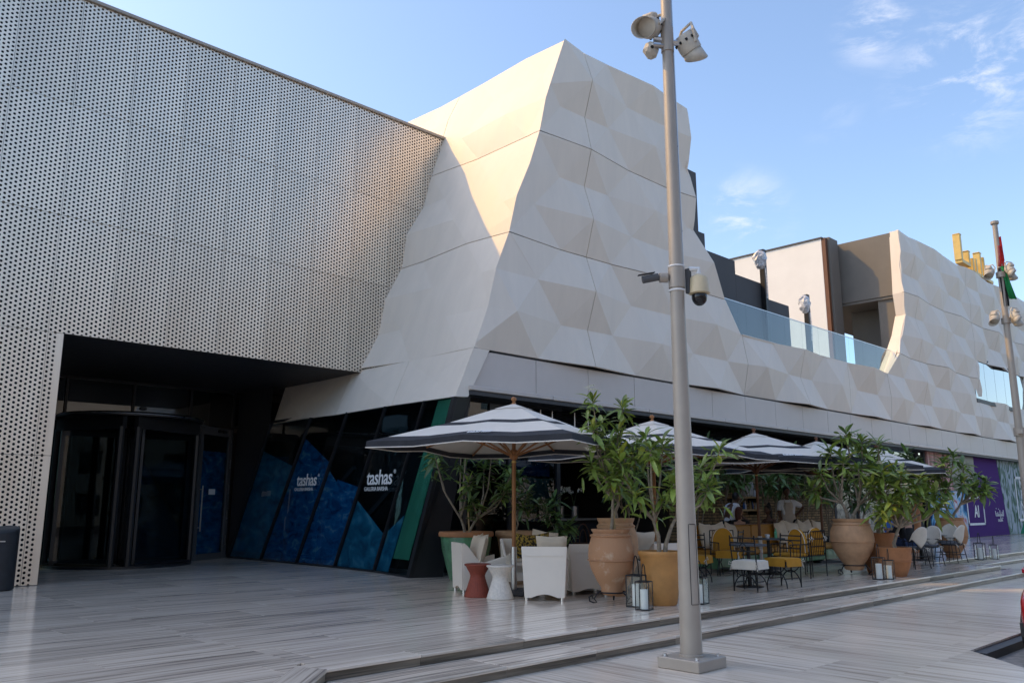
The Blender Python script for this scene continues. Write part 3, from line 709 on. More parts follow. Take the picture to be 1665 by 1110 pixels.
def brick_build(N, l, v):
    b = N.new('ShaderNodeTexBrick'); b.inputs['Scale'].default_value = 1; b.inputs['Brick Width'].default_value = .26; b.inputs['Row Height'].default_value = .085; b.inputs['Mortar Size'].default_value = .012
    b.inputs['Color1'].default_value = (.44, .30, .16, 1); b.inputs['Color2'].default_value = (.24, .175, .10, 1); b.inputs['Mortar'].default_value = (.09, .075, .055, 1)
    mpn = N.new('ShaderNodeMapping'); mpn.inputs['Rotation'].default_value = (math.radians(-90), 0, 0); l(v, mpn.inputs[0]); l(mpn.outputs[0], b.inputs['Vector'])
    mx_ = N.new('ShaderNodeMix'); mx_.data_type = 'RGBA'; mx_.blend_type = 'MULTIPLY'; mx_.inputs['Factor'].default_value = .8
    l(b.outputs[0], mx_.inputs['A']); l(ramp(N, l, noise(N, l, v, 5), [(.3, (.45, .5, .45)), (.7, (1.3, 1.2, 1.1))]), mx_.inputs['B']); return mx_.outputs['Result']
BRICKM = print_mat('ledge_stone', brick_build)
PALEST = print_mat('pale_stone_print', lambda N, l, v: ramp(N, l, noise(N, l, v, 5, 6), [(.36, (.12, .11, .09)), (.5, (.42, .37, .29)), (.66, (.70, .62, .48))]))
BLUEV = print_mat('blue_reflection_and_print', lambda N, l, v: ramp(N, l, noise(N, l, v, 2.4, 5, (1, 1, 2.2), 1.2), [(.30, (.004, .05, .13)), (.46, (.008, .16, .38)), (.58, (.015, .22, .48)), (.68, (.2, .42, .55)), (.76, (.02, .2, .4))]))  # painted blue reflection for the glass boards; also print on panel and letter
TEALV = print_mat('teal_reflection', lambda N, l, v: ramp(N, l, noise(N, l, v, 2.0, 4, (1, 1, 1.6), .8), [(.34, (.02, .14, .22)), (.55, (.04, .28, .42)), (.75, (.18, .5, .6))]))  # painted teal reflection for the slanted glass
GREENV = mat('green_reflection_and_bottle', (.12, .42, .22), .5, var=.15, vscale=1.2)  # reflected green painted on the glass boards; also colours a bottle
PURP = mat('purple_print', (.075, .025, .16), .8, spec=.12, var=.06, vscale=.6)
EMER = mat('emerald_print', (.01, .2, .1), .8, spec=.12, var=.05)
SALM = print_mat('salmon_print', lambda N, l, v: ramp(N, l, noise(N, l, v, 1.7, 1, (2.2, 1, .12)), [(.36, (.10, .045, .045)), (.52, (.46, .25, .22)), (.66, (.62, .42, .38))]))
SLATEP = mat('slate_print', (.085, .08, .082), .4, var=.1, vscale=1)
LEAFP = print_mat('foliage_print', lambda N, l, v: ramp(N, l, noise(N, l, v, 1.5, 4, (1.6, 1, .7), 1.5), [(.38, (.06, .12, .08)), (.47, (.14, .22, .16)), (.53, (.36, .42, .46)), (.7, (.46, .50, .55))]))
SEAP = print_mat('seaside_print', lambda N, l, v: ramp(N, l, noise(N, l, v, 1.2, 3, None, .8), [(.38, (.015, .07, .20)), (.47, (.12, .35, .55)), (.56, (.55, .66, .74)), (.66, (.5, .05, .04)), (.7, (.62, .68, .72))]))
OLIVE = print_mat('interior_clutter', lambda N, l, v: ramp(N, l, noise(N, l, v, 7, 5), [(.4, (.004, .004, .004)), (.58, (.02, .015, .01)), (.75, (.10, .07, .045))]))
BARB = mat('bar_brown', (.022, .014, .009), .6, var=.3, vscale=2)
PALEY = mat('pale_yellow_panel', (.62, .60, .36), .6, var=.05)

def fbq(pts, t, name, material, parent=None):
    """flat quad panel of thickness t pushed towards +Y"""
    n = len(pts); return fb(MB().add([Vector(p) for p in pts] + [Vector(p) + Vector((0, t, 0)) for p in pts], [tuple(range(n))[::-1], tuple(range(n, 2 * n))] + [(i, (i + 1) % n, n + (i + 1) % n, n + i) for i in range(n)]), name, material, parent)
# boards behind the slanted panes, painted with the glass reflections, top edge oblique
def board(k, b0, b1, t0a, t0b, t1a, t1b, material, off=.06):
    P = []
    for kk, tt in ((b0, t0a), (b1, t0b), (b1, t1b), (b0, t1a)):
        i = int(kk); i = min(i, 4); f = kk - i
        x = lerp(lerp(gxb[i], gxb[i + 1], f), lerp(gxt[i], gxt[i + 1], f), tt); y = lerp(lerp(gb[i], gb[i + 1], f), lerp(gt[i], gt[i + 1], f), tt)
        P.append(Vector((x + off, y, lerp(.24, ZG, tt))))
    fb(MB().add(P + [p + Vector((.01, 0, 0)) for p in P], [(0, 1, 2, 3), (7, 6, 5, 4), (0, 4, 5, 1), (1, 5, 6, 2), (2, 6, 7, 3), (3, 7, 4, 0)]), 'reflection_board', material)
board(0, .0, 1., .0, .0, .80, .66, TEALV)
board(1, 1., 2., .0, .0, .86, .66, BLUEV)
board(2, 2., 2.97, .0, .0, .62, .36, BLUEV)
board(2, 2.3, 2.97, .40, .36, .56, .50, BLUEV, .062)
board(3, 3., 3.9, .0, .0, .42, .22, TEALV)
board(3, 3.9, 4.35, .0, .0, .2, .33, TEALV, .07)
board(4, 4.36, 4.80, .08, .08, 1., 1., GREENV, .09)
board(4, 4.88, 5., .1, .1, .75, .75, GREENV, .09)
# dark diagonal bars behind the glass
for (y0, z0), (y1, z1) in (((20.2, .3), (16.9, 2.5)), ((17.9, .3), (15.2, 2.1)), ((16.3, .3), (14.6, 1.4))):
    fb(MB().tube([(11.2, y0, z0), (11.2, y1, z1)], .075, 4), 'diagonal_bar', CHAR)
dbox(MB(), .05, DL - .05, .12, 2.9, -.12, -.11).xf(DM).obj('reflection_board', BLUEV, door)  # board painted with the blue reflection of the door pane
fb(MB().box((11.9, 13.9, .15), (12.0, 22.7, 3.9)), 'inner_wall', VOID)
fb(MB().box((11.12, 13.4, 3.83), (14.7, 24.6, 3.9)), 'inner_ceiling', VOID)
# lettering on the glass
def glass_text(y, x, zc, s, dirv):
    dirv = Vector(dirv).normalized(); upv = Vector((0, 0, 1))
    fb_text('tashas', s, basis((x, y, zc), dirv, upv), bold=.012 * s, shear=.16, spacing=.93)
    fb_text('GALLERIA BARSHA', s * .27, basis(Vector((x, y, zc - s * .52)) - dirv * .12, dirv, upv), bold=.0, spacing=.92)
    fb_text('\u00ae', s * .25, basis(Vector((x, y, zc + s * .26)) + dirv * (s * 1.36), dirv, upv))
def fb_text(t, s, M, **k):
    o = put_text(t, s, M, LETW, FB, **k); o.matrix_parent_inverse = FBI
glass_text(18.68, 10.97, 2.24, .42, (0, -1, 0)); glass_text(15.40, 10.85, 2.22, .46, (-.05, -1, 0))
# transom louvres
for k in range(9):
    z = 3.36 + k * .064
    for x0, x1 in ((13.2, 16.9), (16.92, 20.6), (20.62, 24.3), (24.32, 28), (28.02, 30.7)):
        fb(MB().add([(x0, 13.52, z), (x1, 13.52, z), (x1, 13.58, z + .05), (x0, 13.58, z + .05), (x0, 13.53, z - .006), (x1, 13.53, z - .006), (x1, 13.59, z + .044), (x0, 13.59, z + .044)],
                    [(0, 1, 2, 3), (7, 6, 5, 4), (0, 4, 5, 1), (1, 5, 6, 2), (2, 6, 7, 3), (3, 7, 4, 0)]), 'louvre_slat', DARK)
fb(MB().box((13.2, 13.62, 3.3), (30.7, 13.7, 3.95)), 'louvre_back', VOID)
for x in (13.6, 14.0, 14.4, 15.2, 15.7, 16.2): fb(MB().box((x, 13.47, 3.42), (x + .03, 13.5, 3.85)), 'louvre_bracket', STEEL)
# glazing left of the bar opening
fb(MB().box((11.75, 13.6, .2), (11.85, 13.72, 3.9)).box((13.1, 13.6, .2), (13.2, 13.72, 3.9)).box((14.7, 13.6, .2), (14.82, 13.72, 3.9)).box((11.85, 13.61, 2.7), (14.7, 13.71, 2.78)).box((11.85, 13.61, .2), (14.7, 13.71, .3)).box((11.2, 13.4, 3.3), (13.2, 13.6, 3.35)), 'shopfront_frame', DARK)
for x0, x1, z0, z1 in ((11.86, 13.09, .31, 2.69), (13.21, 14.69, .31, 2.69), (11.86, 13.09, 2.79, 3.9)): fb(MB().box((x0, 13.65, z0), (x1, 13.665, z1)), 'shopfront_pane', GLASS_D)
fb(MB().box((11.3, 13.42, 3.36), (11.7, 13.55, 3.95)), 'shopfront_panel', CHAR); fb(MB().box((12.35, 13.42, 3.36), (13.2, 13.55, 3.9)), 'shopfront_panel', CHAR)
fb(MB().box((11.72, 13.46, 3.36), (12.33, 13.5, 3.9)), 'shopfront_pane', GLASS_M)
fb(MB().box((13.5, 13.8, 1.75), (14.65, 13.82, 2.25)), 'pale_panel', PALEY)
fb(MB().box((13.2, 13.8, 2.3), (14.65, 13.82, 2.66)), 'blue_panel', BLUEV)
# dark bar room
fb(MB().box((13.4, 20, .1), (19.4, 20.1, 3.9)).box((19.3, 13.75, .1), (19.4, 20, 3.9)).box((12.1, 13.75, 3.9), (19.4, 20.1, 4.0)).box((12.1, 15, .1), (13.4, 20.1, 3.9)), 'bar_room_wall', BARB)
fb(MB().box((16.5, 17.4, .2), (16.55, 19.9, 3.3)).box((13.45, 19.4, 1.2), (19.2, 19.95, 1.25)).box((13.45, 19.4, 1.8), (19.2, 19.95, 1.85)), 'back_bar_shelf', BARB)
# stone wall with planting, glazed bays
fb(MB().box((19.4, 13.62, .2), (29.2, 13.8, 3.95)), 'stone_wall', BRICKM)
fb(MB().box((29.2, 13.6, .2), (29.35, 13.75, 3.9)).box((33.3, 13.6, .2), (33.45, 13.75, 3.9)).box((37.35, 13.6, .2), (37.5, 13.75, 3.9)).box((29.35, 13.61, 3.05), (37.35, 13.74, 3.13)).box((29.35, 13.61, .2), (37.35, 13.74, .35)).box((31.2, 13.61, .35), (31.28, 13.74, 3.05)).box((35.3, 13.61, .35), (35.38, 13.74, 3.05)), 'shopfront_frame', GREYW)
for x0, x1 in ((29.36, 33.29), (33.46, 37.34)): fb(MB().box((x0, 13.66, 3.14), (x1, 13.68, 3.9)), 'transom_pane', GLASS_M)
for x0, x1 in ((29.36, 31.19), (31.29, 33.29), (33.46, 35.29), (35.39, 37.34)): fb(MB().box((x0, 13.66, .36), (x1, 13.68, 3.04)), 'shopfront_pane', GLASS_C)
fb(MB().box((29.3, 13.9, .2), (37.4, 13.95, 3.0)), 'display_backdrop', PALEST)
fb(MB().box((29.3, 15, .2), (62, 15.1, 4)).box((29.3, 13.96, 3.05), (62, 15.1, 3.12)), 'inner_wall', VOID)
# ------------------------------------------------------------------ printed hoarding
HO = thing('hoarding', 'long printed hoarding in salmon, purple, leafy grey and emerald along the far shopfront', 'hoarding', (37.5, 13.3, ZT))
HOI = Matrix.Translation((-37.5, -13.3, -ZT))
def ho(mb, name, material):
    o = mb.obj(name, material, HO); o.matrix_parent_inverse = HOI; return o
def hpoly(pts, material, off=0., name='printed_panel'): return ho(MB().prism(pts, 13.30 - off, 13.34 - off, axis=1), name, material)
hpoly([(37.52, 2.3), (40.5, 2.3), (40.2, 3.9), (37.52, 3.9)], SALM); hpoly([(40.53, 2.3), (43.5, 2.3), (43.5, 3.9), (40.23, 3.9)], SLATEP)
hpoly([(37.52, .22), (41.9, .22), (41.9, 2.28), (37.52, 2.28)], SEAP)
hpoly([(41.93, .22), (47.85, .22), (46.95, 3.9), (43.53, 3.9), (43.53, 2.28), (41.93, 2.28)], PURP)
hpoly([(47.9, .22), (49.6, .22), (51.2, 1.3), (51.2, 3.9), (47.0, 3.9)], LEAFP)
hpoly([(49.65, .22), (62, .22), (62, 2.2), (51.23, 2.2), (51.23, 1.27)], EMER); hpoly([(51.23, 2.22), (62, 2.22), (62, 3.9), (51.23, 3.9)], LEAFP)
ho(MB().box((37.4, 13.345, .2), (62, 13.5, 3.95)), 'backing', CHAR)
FX = basis((0, 0, 0), (1, 0, 0), (0, 0, 1))
def ht(t, s, x, z, material=LETW, **k):
    o = put_text(t, s, basis((x, 13.285, z), (1, 0, 0), (0, 0, 1)), material, HO, **k); o.matrix_parent_inverse = HOI
def frame(x0, x1, z0, z1, w, sides='lrtb'):
    mb = MB()
    if 'l' in sides: mb.box((x0, 13.28, z0), (x0 + w, 13.297, z1))
    if 'r' in sides: mb.box((x1 - w, 13.28, z0), (x1, 13.297, z1))
    if 't' in sides: mb.box((x0, 13.28, z1 - w), (x1, 13.297, z1))
    if 'b' in sides: mb.box((x0, 13.28, z0), (x1, 13.297, z0 + w))
    ho(mb, 'white_frame', LETW)
frame(49.6, 53.4, .85, 3.15, .13); frame(41.95, 44.3, .75, 2.05, .1)
ht('NE', .62, 50.75, 2.78, bold=.02); ht('PL', .62, 50.75, 2.2, bold=.02); ht('NO', .62, 50.75, 1.65, bold=.02); ht('W', .62, 50.6, 1.12, bold=.02)
ht('AI', .75, 43.2, 1.35, bold=.02); ht('H', .6, 39.0, .72, BLUEV, bold=.03)
ht('GALLERIA', .17, 46.55, .93, bold=.004)
lg = MB()
for i, (x, h_) in enumerate(((0, .26), (.17, .16), (.34, .2), (.5, .12), (.68, .3), (.86, .12), (1.02, .22), (1.2, .3))):
    lg.box((45.9 + x, 13.283, 1.13), (45.96 + x, 13.297, 1.13 + h_))
lg.box((45.9, 13.283, 1.13), (46.7, 13.297, 1.185)).box((46.85, 13.283, 1.13), (47.15, 13.297, 1.185)).box((46.6, 13.283, 1.0), (46.66, 13.297, 1.12))
for x, z in ((46.05, 1.48), (46.4, 1.45), (46.8, 1.02), (46.95, 1.02)): lg.box((x, 13.283, z), (x + .06, 13.297, z + .05))
ho(lg, 'logo_script', LETW)
# ------------------------------------------------------------------ unseen block added far to the left, shaped to cast shade over the plaza
sh_ = Vector((SUN_TRAVEL.x, SUN_TRAVEL.y, 0)).normalized(); sp_ = Vector((-sh_.y, sh_.x, 0))
SD = -70.; te_ = -SUN_TRAVEL.z / math.hypot(SUN_TRAVEL.x, SUN_TRAVEL.y)
ctr = sp_ * 9.0 + sh_ * (SD - 6)
TB = thing('shade_block', 'unseen pale block added far to the left to shade the plaza', 'building', (ctr.x, ctr.y, 0), math.atan2(sp_.y, sp_.x))
for u0, u1, vt in ((0., 11.4, 5.0), (11.4, 17.7, 7.3)):
    TZ = vt - SD * te_; MB().box((u0 - 9, -6, 0), (u1 - 9, 6, TZ)).obj('wall', FASC, TB)
    for k in range(1, 20): MB().box((u0 - 9.06, -6.06, k * TZ / 20 - .6), (u1 - 8.94, 6.06, k * TZ / 20 + .9)).obj('window_band', GLASS_M, TB)
# ------------------------------------------------------------------ buildings across the street behind the camera, out of the frame
ar_ = random.Random(9)
for i, (x0, x1, y_, h_, lab) in enumerate(((-62, -34, -46, 16, 'low taupe block across the street, far left of the row'), (-31, -8, -44, 22, 'tall taupe block across the street, left of the gap'), (-4, 20, -48, 15, 'wide low block straight across the street'), (23, 44, -45, 24, 'tallest taupe block across the street'), (47, 75, -47, 17, 'long block across the street to the right'), (79, 110, -44, 20, 'last block across the street, far right of the row'))):
    t = thing('street_building', lab, 'building', ((x0 + x1) / 2, y_, -.16), 0, 'buildings across the street'); w_ = (x1 - x0) / 2
    MB().box((-w_, -9, 0), (w_, 9, h_)).obj('wall', STREETW, t); MB().box((-w_ - .2, -9.2, h_), (w_ + .2, 9.2, h_ + .5)).obj('parapet', GREYW, t)
    for fz in range(int(h_ // 3.6)):
        for k in range(int((x1 - x0) // 3.5)):
            xx = -w_ + 1.0 + k * 3.5; MB().box((xx, 8.98, 1.0 + fz * 3.6), (xx + 1.9, 9.03, 2.9 + fz * 3.6)).obj('window', GLASS_D, t)
# ------------------------------------------------------------------ revolving door
RD = thing('revolving_door', 'black framed glass revolving door drum in the dark entrance recess', 'door', (7.7, 21.75, ZT))
R_ = 1.6
def arc(r, a0, a1, z, n=24): return [(r * math.cos(math.radians(lerp(a0, a1, k / n))), r * math.sin(math.radians(lerp(a0, a1, k / n))), z) for k in range(n + 1)]
MB().lathe([(R_ + .1, 3.50), (R_ + .1, 3.56), (R_ + .04, 3.6), (.1, 3.6)], 48).lathe([(.1, 3.49), (R_ + .1, 3.49)], 48, cap=False).obj('canopy', DARK, RD, smooth=40)
for a0, a1 in ((160, 246), (255, 338)):
    P = [Vector(q_) for q_ in arc(R_, a0, a1, 0, 1)]; dv = (P[1] - P[0]).normalized(); nv = Vector((dv.y, -dv.x, 0)) * .06
    for z0, z1 in ((3.2, 3.49), (.0, .1)): MB().add([P[0] - nv + Vector((0, 0, z0)), P[1] - nv + Vector((0, 0, z0)), P[1] + nv + Vector((0, 0, z0)), P[0] + nv + Vector((0, 0, z0)), P[0] - nv + Vector((0, 0, z1)), P[1] - nv + Vector((0, 0, z1)), P[1] + nv + Vector((0, 0, z1)), P[0] + nv + Vector((0, 0, z1))], [(3, 2, 1, 0), (4, 5, 6, 7), (0, 1, 5, 4), (1, 2, 6, 5), (2, 3, 7, 6), (3, 0, 4, 7)]).obj('head_rail', DARK, RD)
MB().tube(arc(R_ + .11, 0, 360, 3.55, 48), .018, 6).obj('canopy_trim', STEEL, RD)
for a0, a1 in ((160, 246), (255, 338)):
    mb = MB(); n = 1
    P = arc(R_, a0, a1, 0, n); mb.add([(x, y, .08) for x, y, _ in P] + [(x, y, 3.22) for x, y, _ in P], [(i, i + 1, n + 2 + i, n + 1 + i) for i in range(n)])
    mb.obj('curved_pane', GLASS_D, RD, smooth=60)
for a0 in (160, 244, 257, 338):
    x, y = R_ * math.cos(math.radians(a0)), R_ * math.sin(math.radians(a0)); MB().cyl((x, y, 0), (x, y, 3.24), .075, n=8).obj('post', DARK, RD)
for a0 in (262, 352, 82, 172):
    c_, s_ = math.cos(math.radians(a0)), math.sin(math.radians(a0)); M = Matrix.Rotation(math.radians(a0), 4, 'Z')
    lf = MB().box((.08, -.03, .03), (R_ - .08, .03, .16)).box((.08, -.03, 3.08), (R_ - .08, .03, 3.2)).box((.06, -.03, .03), (.14, .03, 3.2)).box((R_ - .16, -.03, .03), (R_ - .08, .03, 3.2)).xf(M).obj('wing', DARK, RD)
    MB().box((.14, -.008, .16), (R_ - .16, .008, 3.08)).xf(M).obj('pane', GLASS_D, lf)
MB().cyl((0, 0, 0), (0, 0, 3.24), .06).obj('centre_post', DARK, RD)
MB().lathe([(R_ + .07, 0), (R_ + .07, .06), (R_ - .07, .06), (R_ - .07, 0.005)], 48, cap=False).obj('floor_ring', DARK, RD)
MB().cbox((-.35, -1.68, 3.66), (.16, .1, .08), .02).obj('sensor', BLACKM, RD)
# ------------------------------------------------------------------ umbrellas
def make_umbrella(h=1.76, zr=2.42, za=3.12, wood=WOOD):
    """square market umbrella, origin on the ground at the pole; h is half the side"""
    r = thing('umbrella', '', 'umbrella')
    fr_ = [(.0, za), (.14, za - .10), (.145, za - .115), (.45, lerp(za, zr, .51)), (.545, lerp(za, zr, .60)), (.86, lerp(za, zr, .885)), (1.0, zr)]
    def ring(t, z, dz=0.):
        # eight points: corners and side middles, sides sag a little between the ribs
        out = []
        for k in range(8):
            a = [(-1, -1), (0, -1), (1, -1), (1, 0), (1, 1), (0, 1), (-1, 1), (-1, 0)][k]
            out.append(Vector((a[0] * h * t, a[1] * h * t, z + dz - (0 if k % 2 == 0 else -.045 * t))))
        # insert sag points between
        res = []
        for k in range(8):
            res.append(out[k]); m_ = (out[k] + out[(k + 1) % 8]) / 2; m_.z -= .035 * t; res.append(m_)
        return res
    def band(i, j, material, name):
        (t0, z0), (t1, z1) = fr_[i], fr_[j]
        mb = MB(); A, B = ring(t0, z0), ring(t1, z1); A2, B2 = ring(t0, z0, -.012), ring(t1, z1, -.012)
        n = 16; mb.v = A + B
        mb.f = [(k, (k + 1) % n, n + (k + 1) % n, n + k) for k in range(n)]
        mb.obj(name, material, r, smooth=25)
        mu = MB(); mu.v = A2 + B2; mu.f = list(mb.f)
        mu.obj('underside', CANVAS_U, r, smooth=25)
    band(0, 1, CANVAS_W, 'vent_cap'); band(2, 3, CANVAS_W, 'white_stripe'); band(3, 4, CANVAS_B, 'black_stripe'); band(4, 5, CANVAS_W, 'white_stripe'); band(5, 6, CANVAS_B, 'black_stripe')
    # hanging hem with a pale edge
    mb = MB(); A = ring(1.0, zr); B = ring(1.004, zr - .10); n = 16; mb.v = A + B; mb.f = [(k, (k + 1) % n, n + (k + 1) % n, n + k) for k in range(n)]; mb.obj('valance', CANVAS_B, r)
    P = ring(1.005, zr - .10); MB().tube(P + [P[0]], .009, 5).obj('piping', CANVAS_W, r)
    MB().cyl((0, 0, .02), (0, 0, za - .05), .034, n=14).obj('pole', wood, r, smooth=40)
    MB().cyl((0, 0, zr - .30), (0, 0, zr - .27), .040, n=14).obj('brass_ring', GOLD, r)
    MB().lathe([(.0, 0), (.03, .0), (.035, .03), (.02, .05), (.045, .08), (.045, .11), (.02, .135), (.0, .14)], 12, (0, 0, za - .02)).obj('finial', wood, r, smooth=50)
    MB().lathe([(.055, zr - .24), (.075, zr - .2), (.075, zr - .12), (.05, zr - .08)], 10).obj('runner', wood, r)
    MB().lathe([(.05, za - .22), (.075, za - .2), (.075, za - .1), (.05, za - .08)], 10).obj('hub', wood, r)
    for a in [(-1, -1), (0, -1), (1, -1), (1, 0), (1, 1), (0, 1), (-1, 1), (-1, 0)]:
        dz = 0 if a[0] and a[1] else .045
        rb = MB().tube([(a[0] * .05, a[1] * .05, za - .15), (a[0] * h * .98, a[1] * h * .98, zr - .04 + dz)], .017, 4).obj('rib', wood, r)
        MB().tube([(a[0] * .06, a[1] * .06, zr - .17), (a[0] * h * .52, a[1] * h * .52, lerp(za, zr, .53) - .05)], .019, 4).obj('strut', wood, rb)
    # lettering on the lower black stripe, each side
    sl_ = Vector((0, -1, 0)) * (h * .17) + Vector((0, 0, -(lerp(za, zr, .86) - zr))); up_ = -sl_.normalized()
    for k in range(4):
        M = Matrix.Rotation(k * math.pi / 2, 4, 'Z') @ basis(Vector((h * .12, -h * .925, lerp(za, zr, .94) + .052)), (1, 0, 0), up_)
        put_text('tashas', .19, M, LETW, r, bold=.003, shear=.15, spacing=.93, extr=.001)
    MB().cyl((0, 0, .02), (0, 0, .75), .05, n=14).obj('base_tube', STEEL, r)
    MB().cbox((0, 0, .04), (.62, .62, .07), .01).obj('base_plate', GREYW, r)
    return r
u0 = make_umbrella(); u1 = make_umbrella(wood=WOOD_D)
for i, (x, y, rz, dz, lab) in enumerate(((9.85, 10.1, 20, 0, 'black and white striped umbrella over the white armchairs, nearest the slanted glass'),
        (13.7, 10.05, 0, -.02, 'striped umbrella whose pole is hidden behind the leafy tree in the ochre pot'),
        (17.75, 10.1, -40, -.02, 'striped umbrella with dark pole standing by the mustard banquette'),
        (21.1, 10.2, -30, -.03, 'striped umbrella with dark pole behind the standing waiter and big round pot'),
        (24.9, 10.2, 18, -.05, 'striped umbrella over the white backed chairs, farthest along the terrace'))):
    o = u0 if i == 0 else (u1 if i == 2 else copy_tree(u1 if i > 2 else u0))
    o.location = (x, y, ZT + dz); o.rotation_euler = (0, 0, math.radians(rz)); tag(o, lab, group='striped terrace umbrellas')
# ------------------------------------------------------------------ potted trees
lr = random.Random(11)
def leaf_mesh(name, L_, w, droop, fold, material):
    mb = MB(); n = 5; vs = []
    prof = (.16, .5, .82, 1.0, .86, .12)
    for k in range(n + 1):
        t = k / n; z = -droop * t * t * L_; x = t * L_ * (1 - .12 * droop); hw = w * prof[k] / 2
        vs += [(x, -hw, z + fold * hw), (x, 0, z), (x, hw, z + fold * hw)]
    fs = []
    for k in range(n):
        a = k * 3; fs += [(a, a + 1, a + 4, a + 3), (a + 1, a + 2, a + 5, a + 4)]
    mb.add(vs, fs); me = mb.mesh(name, material); me.polygons.foreach_set('use_smooth', [True] * len(me.polygons)); return me
def leaf_set(material): return [leaf_mesh('leaf', L_, w, d, f, material) for L_, w, d, f in ((.33, .095, .12, .3), (.29, .09, .35, .25), (.37, .105, .55, .35), (.25, .082, .05, .2), (.32, .092, .8, .3), (.21, .07, .25, .45), (.35, .08, 1.0, .5))]
LS_G, LS_D, LS_Y = leaf_set(LEAF), leaf_set(LEAF_D), leaf_set(LEAF_Y)
def leaf_matrix(p, d, roll, s):
    d = Vector(d).normalized(); z = Vector((0, 0, 1)); y = z.cross(d); y = y.normalized() if y.length > .01 else Vector((0, 1, 0)); z = d.cross(y)
    return Matrix.Translation(p) @ Matrix((d, y, z)).transposed().to_4x4() @ Matrix.Rotation(roll, 4, 'X') @ Matrix.Scale(s, 4)
def tree_into(root, base, tips, trunk_r, seed, sets=(LS_G,), weights=None, n_leaf=12, size=1., stems=1, singles=True, droopy=.0, flowers=0, cane=False):
    """trunk, limbs and rosettes of long leaves; tips are (x,y,z) relative to base"""
    rr = random.Random(seed); base = Vector(base); tips = [Vector(t) for t in tips]
    hmin = min(t.z for t in tips); fork = Vector((0, 0, max(.25, hmin * .62)))
    joined = MB()
    # one or several stems, each carrying a share of the tips
    groups = [[] for _ in range(stems)]
    for i, t in enumerate(sorted(tips, key=lambda q: q.x - q.y)): groups[i * stems // len(tips)].append(t)
    for gi, gtips in enumerate(groups):
        if not gtips: continue
        c = sum(gtips, Vector()) / len(gtips); f = Vector((c.x * .45, c.y * .45, fork.z * rr.uniform(.9, 1.15)))
        b0 = base + Vector((c.x * .12, c.y * .12, 0)); pts = [b0]
        for k in range(1, 5): pts.append(base + f * (k / 4) + Vector((rr.uniform(-.02, .02), rr.uniform(-.02, .02), 0)))
        MB().tube(pts, [trunk_r * (1 - .1 * k) for k in range(5)], 8).obj('trunk', BARK, root, smooth=60)
        for t in gtips:
            a = base + f; e = base + t; m_ = a.lerp(e, .5) + Vector((t.x * .12, t.y * .12, -.06 * (e - a).length))
            MB().tube([a - Vector((0, 0, .03)), m_, e], [trunk_r * .62, trunk_r * .45, trunk_r * .32], 6).obj('branch', BARK, root, smooth=60)
            outw = (e - m_).normalized()
            n = int(n_leaf * 1.35 * rr.uniform(.8, 1.2))
            for k in range(n):
                az = k * 2.399 + rr.uniform(-.3, .3); el = lerp(1.1, -.25 - droopy * .5, (k / n) ** .9) + rr.uniform(-.15, .15)
                d = Vector((math.cos(az) * math.cos(el), math.sin(az) * math.cos(el), math.sin(el))) + outw * .25
                st = sets[rr.choices(range(len(sets)), weights or [1] * len(sets))[0]]
                M = leaf_matrix(e - outw * (.16 * (1 - el) * .6) + Vector((0, 0, .02)), d, rr.uniform(-.5, .5), size * .9 * rr.uniform(.65, 1.15))
                me = rr.choice(st)
                if singles: o = link('leaf', me, root); o.matrix_parent_inverse = Matrix(); o.matrix_local = M
                else:
                    off = len(joined.v); joined.v += [M @ v.co for v in me.vertices]; joined.f += [tuple(i + off for i in p.vertices) for p in me.polygons]
            for k in range(n // 2):          # scattered leaves lower on the branch
                az = rr.uniform(0, 6.28); el = rr.uniform(-.5, .6); d = Vector((math.cos(az) * math.cos(el), math.sin(az) * math.cos(el), math.sin(el)))
                st = sets[rr.choices(range(len(sets)), weights or [1] * len(sets))[0]]; me = rr.choice(st)
                M = leaf_matrix(m_.lerp(e, rr.uniform(.35, .95)), d, rr.uniform(-.6, .6), size * .85 * rr.uniform(.6, 1.1))
                if singles: o = link('leaf', me, root); o.matrix_local = M
                else: off = len(joined.v); joined.v += [M @ v.co for v in me.vertices]; joined.f += [tuple(i + off for i in p.vertices) for p in me.polygons]
            if flowers and rr.random() < flowers:
                fl = MB(); cpt = e + outw * .12 + Vector((0, 0, .1))
                for q in range(7):
                    cc = cpt + Vector((rr.uniform(-.07, .07), rr.uniform(-.07, .07), rr.uniform(-.05, .05)))
                    for pz in range(5):
                        a_ = pz * 1.2566 + q; fl.add([cc, cc + Vector((math.cos(a_ - .4) * .03, math.sin(a_ - .4) * .03, .02)), cc + Vector((math.cos(a_) * .045, math.sin(a_) * .045, .015)), cc + Vector((math.cos(a_ + .4) * .03, math.sin(a_ + .4) * .03, .02))], [(0, 1, 2, 3)])
                fl.obj('flower_cluster', FLOWER, root)
    if singles:                              # small inner leaves that cannot be told apart
        for t in tips:
            for k in range(14):
                az = rr.uniform(0, 6.28); el = rr.uniform(-.6, .9); d = Vector((math.cos(az) * math.cos(el), math.sin(az) * math.cos(el), math.sin(el))); me = rr.choice(sets[0])
                M = leaf_matrix(base + t + Vector((rr.uniform(-.16, .16), rr.uniform(-.16, .16), rr.uniform(-.3, .08))), d, rr.uniform(-.8, .8), size * .62 * rr.uniform(.6, 1.1))
                off = len(joined.v); joined.v += [M @ v.co for v in me.vertices]; joined.f += [tuple(i + off for i in p.vertices) for p in me.polygons]
        tag(joined.obj('inner_leaves', sets[0][0].materials[0], root), None, kind='stuff')
    if not singles: tag(joined.obj('leaves', sets[0][0].materials[0], root), None, kind='stuff')
    if cane: MB().cyl(base + Vector((.05, -.04, -.02)), base + Vector((.02, -.02, hmin * .95)), .016, n=8).obj('support_cane', CANE, root)
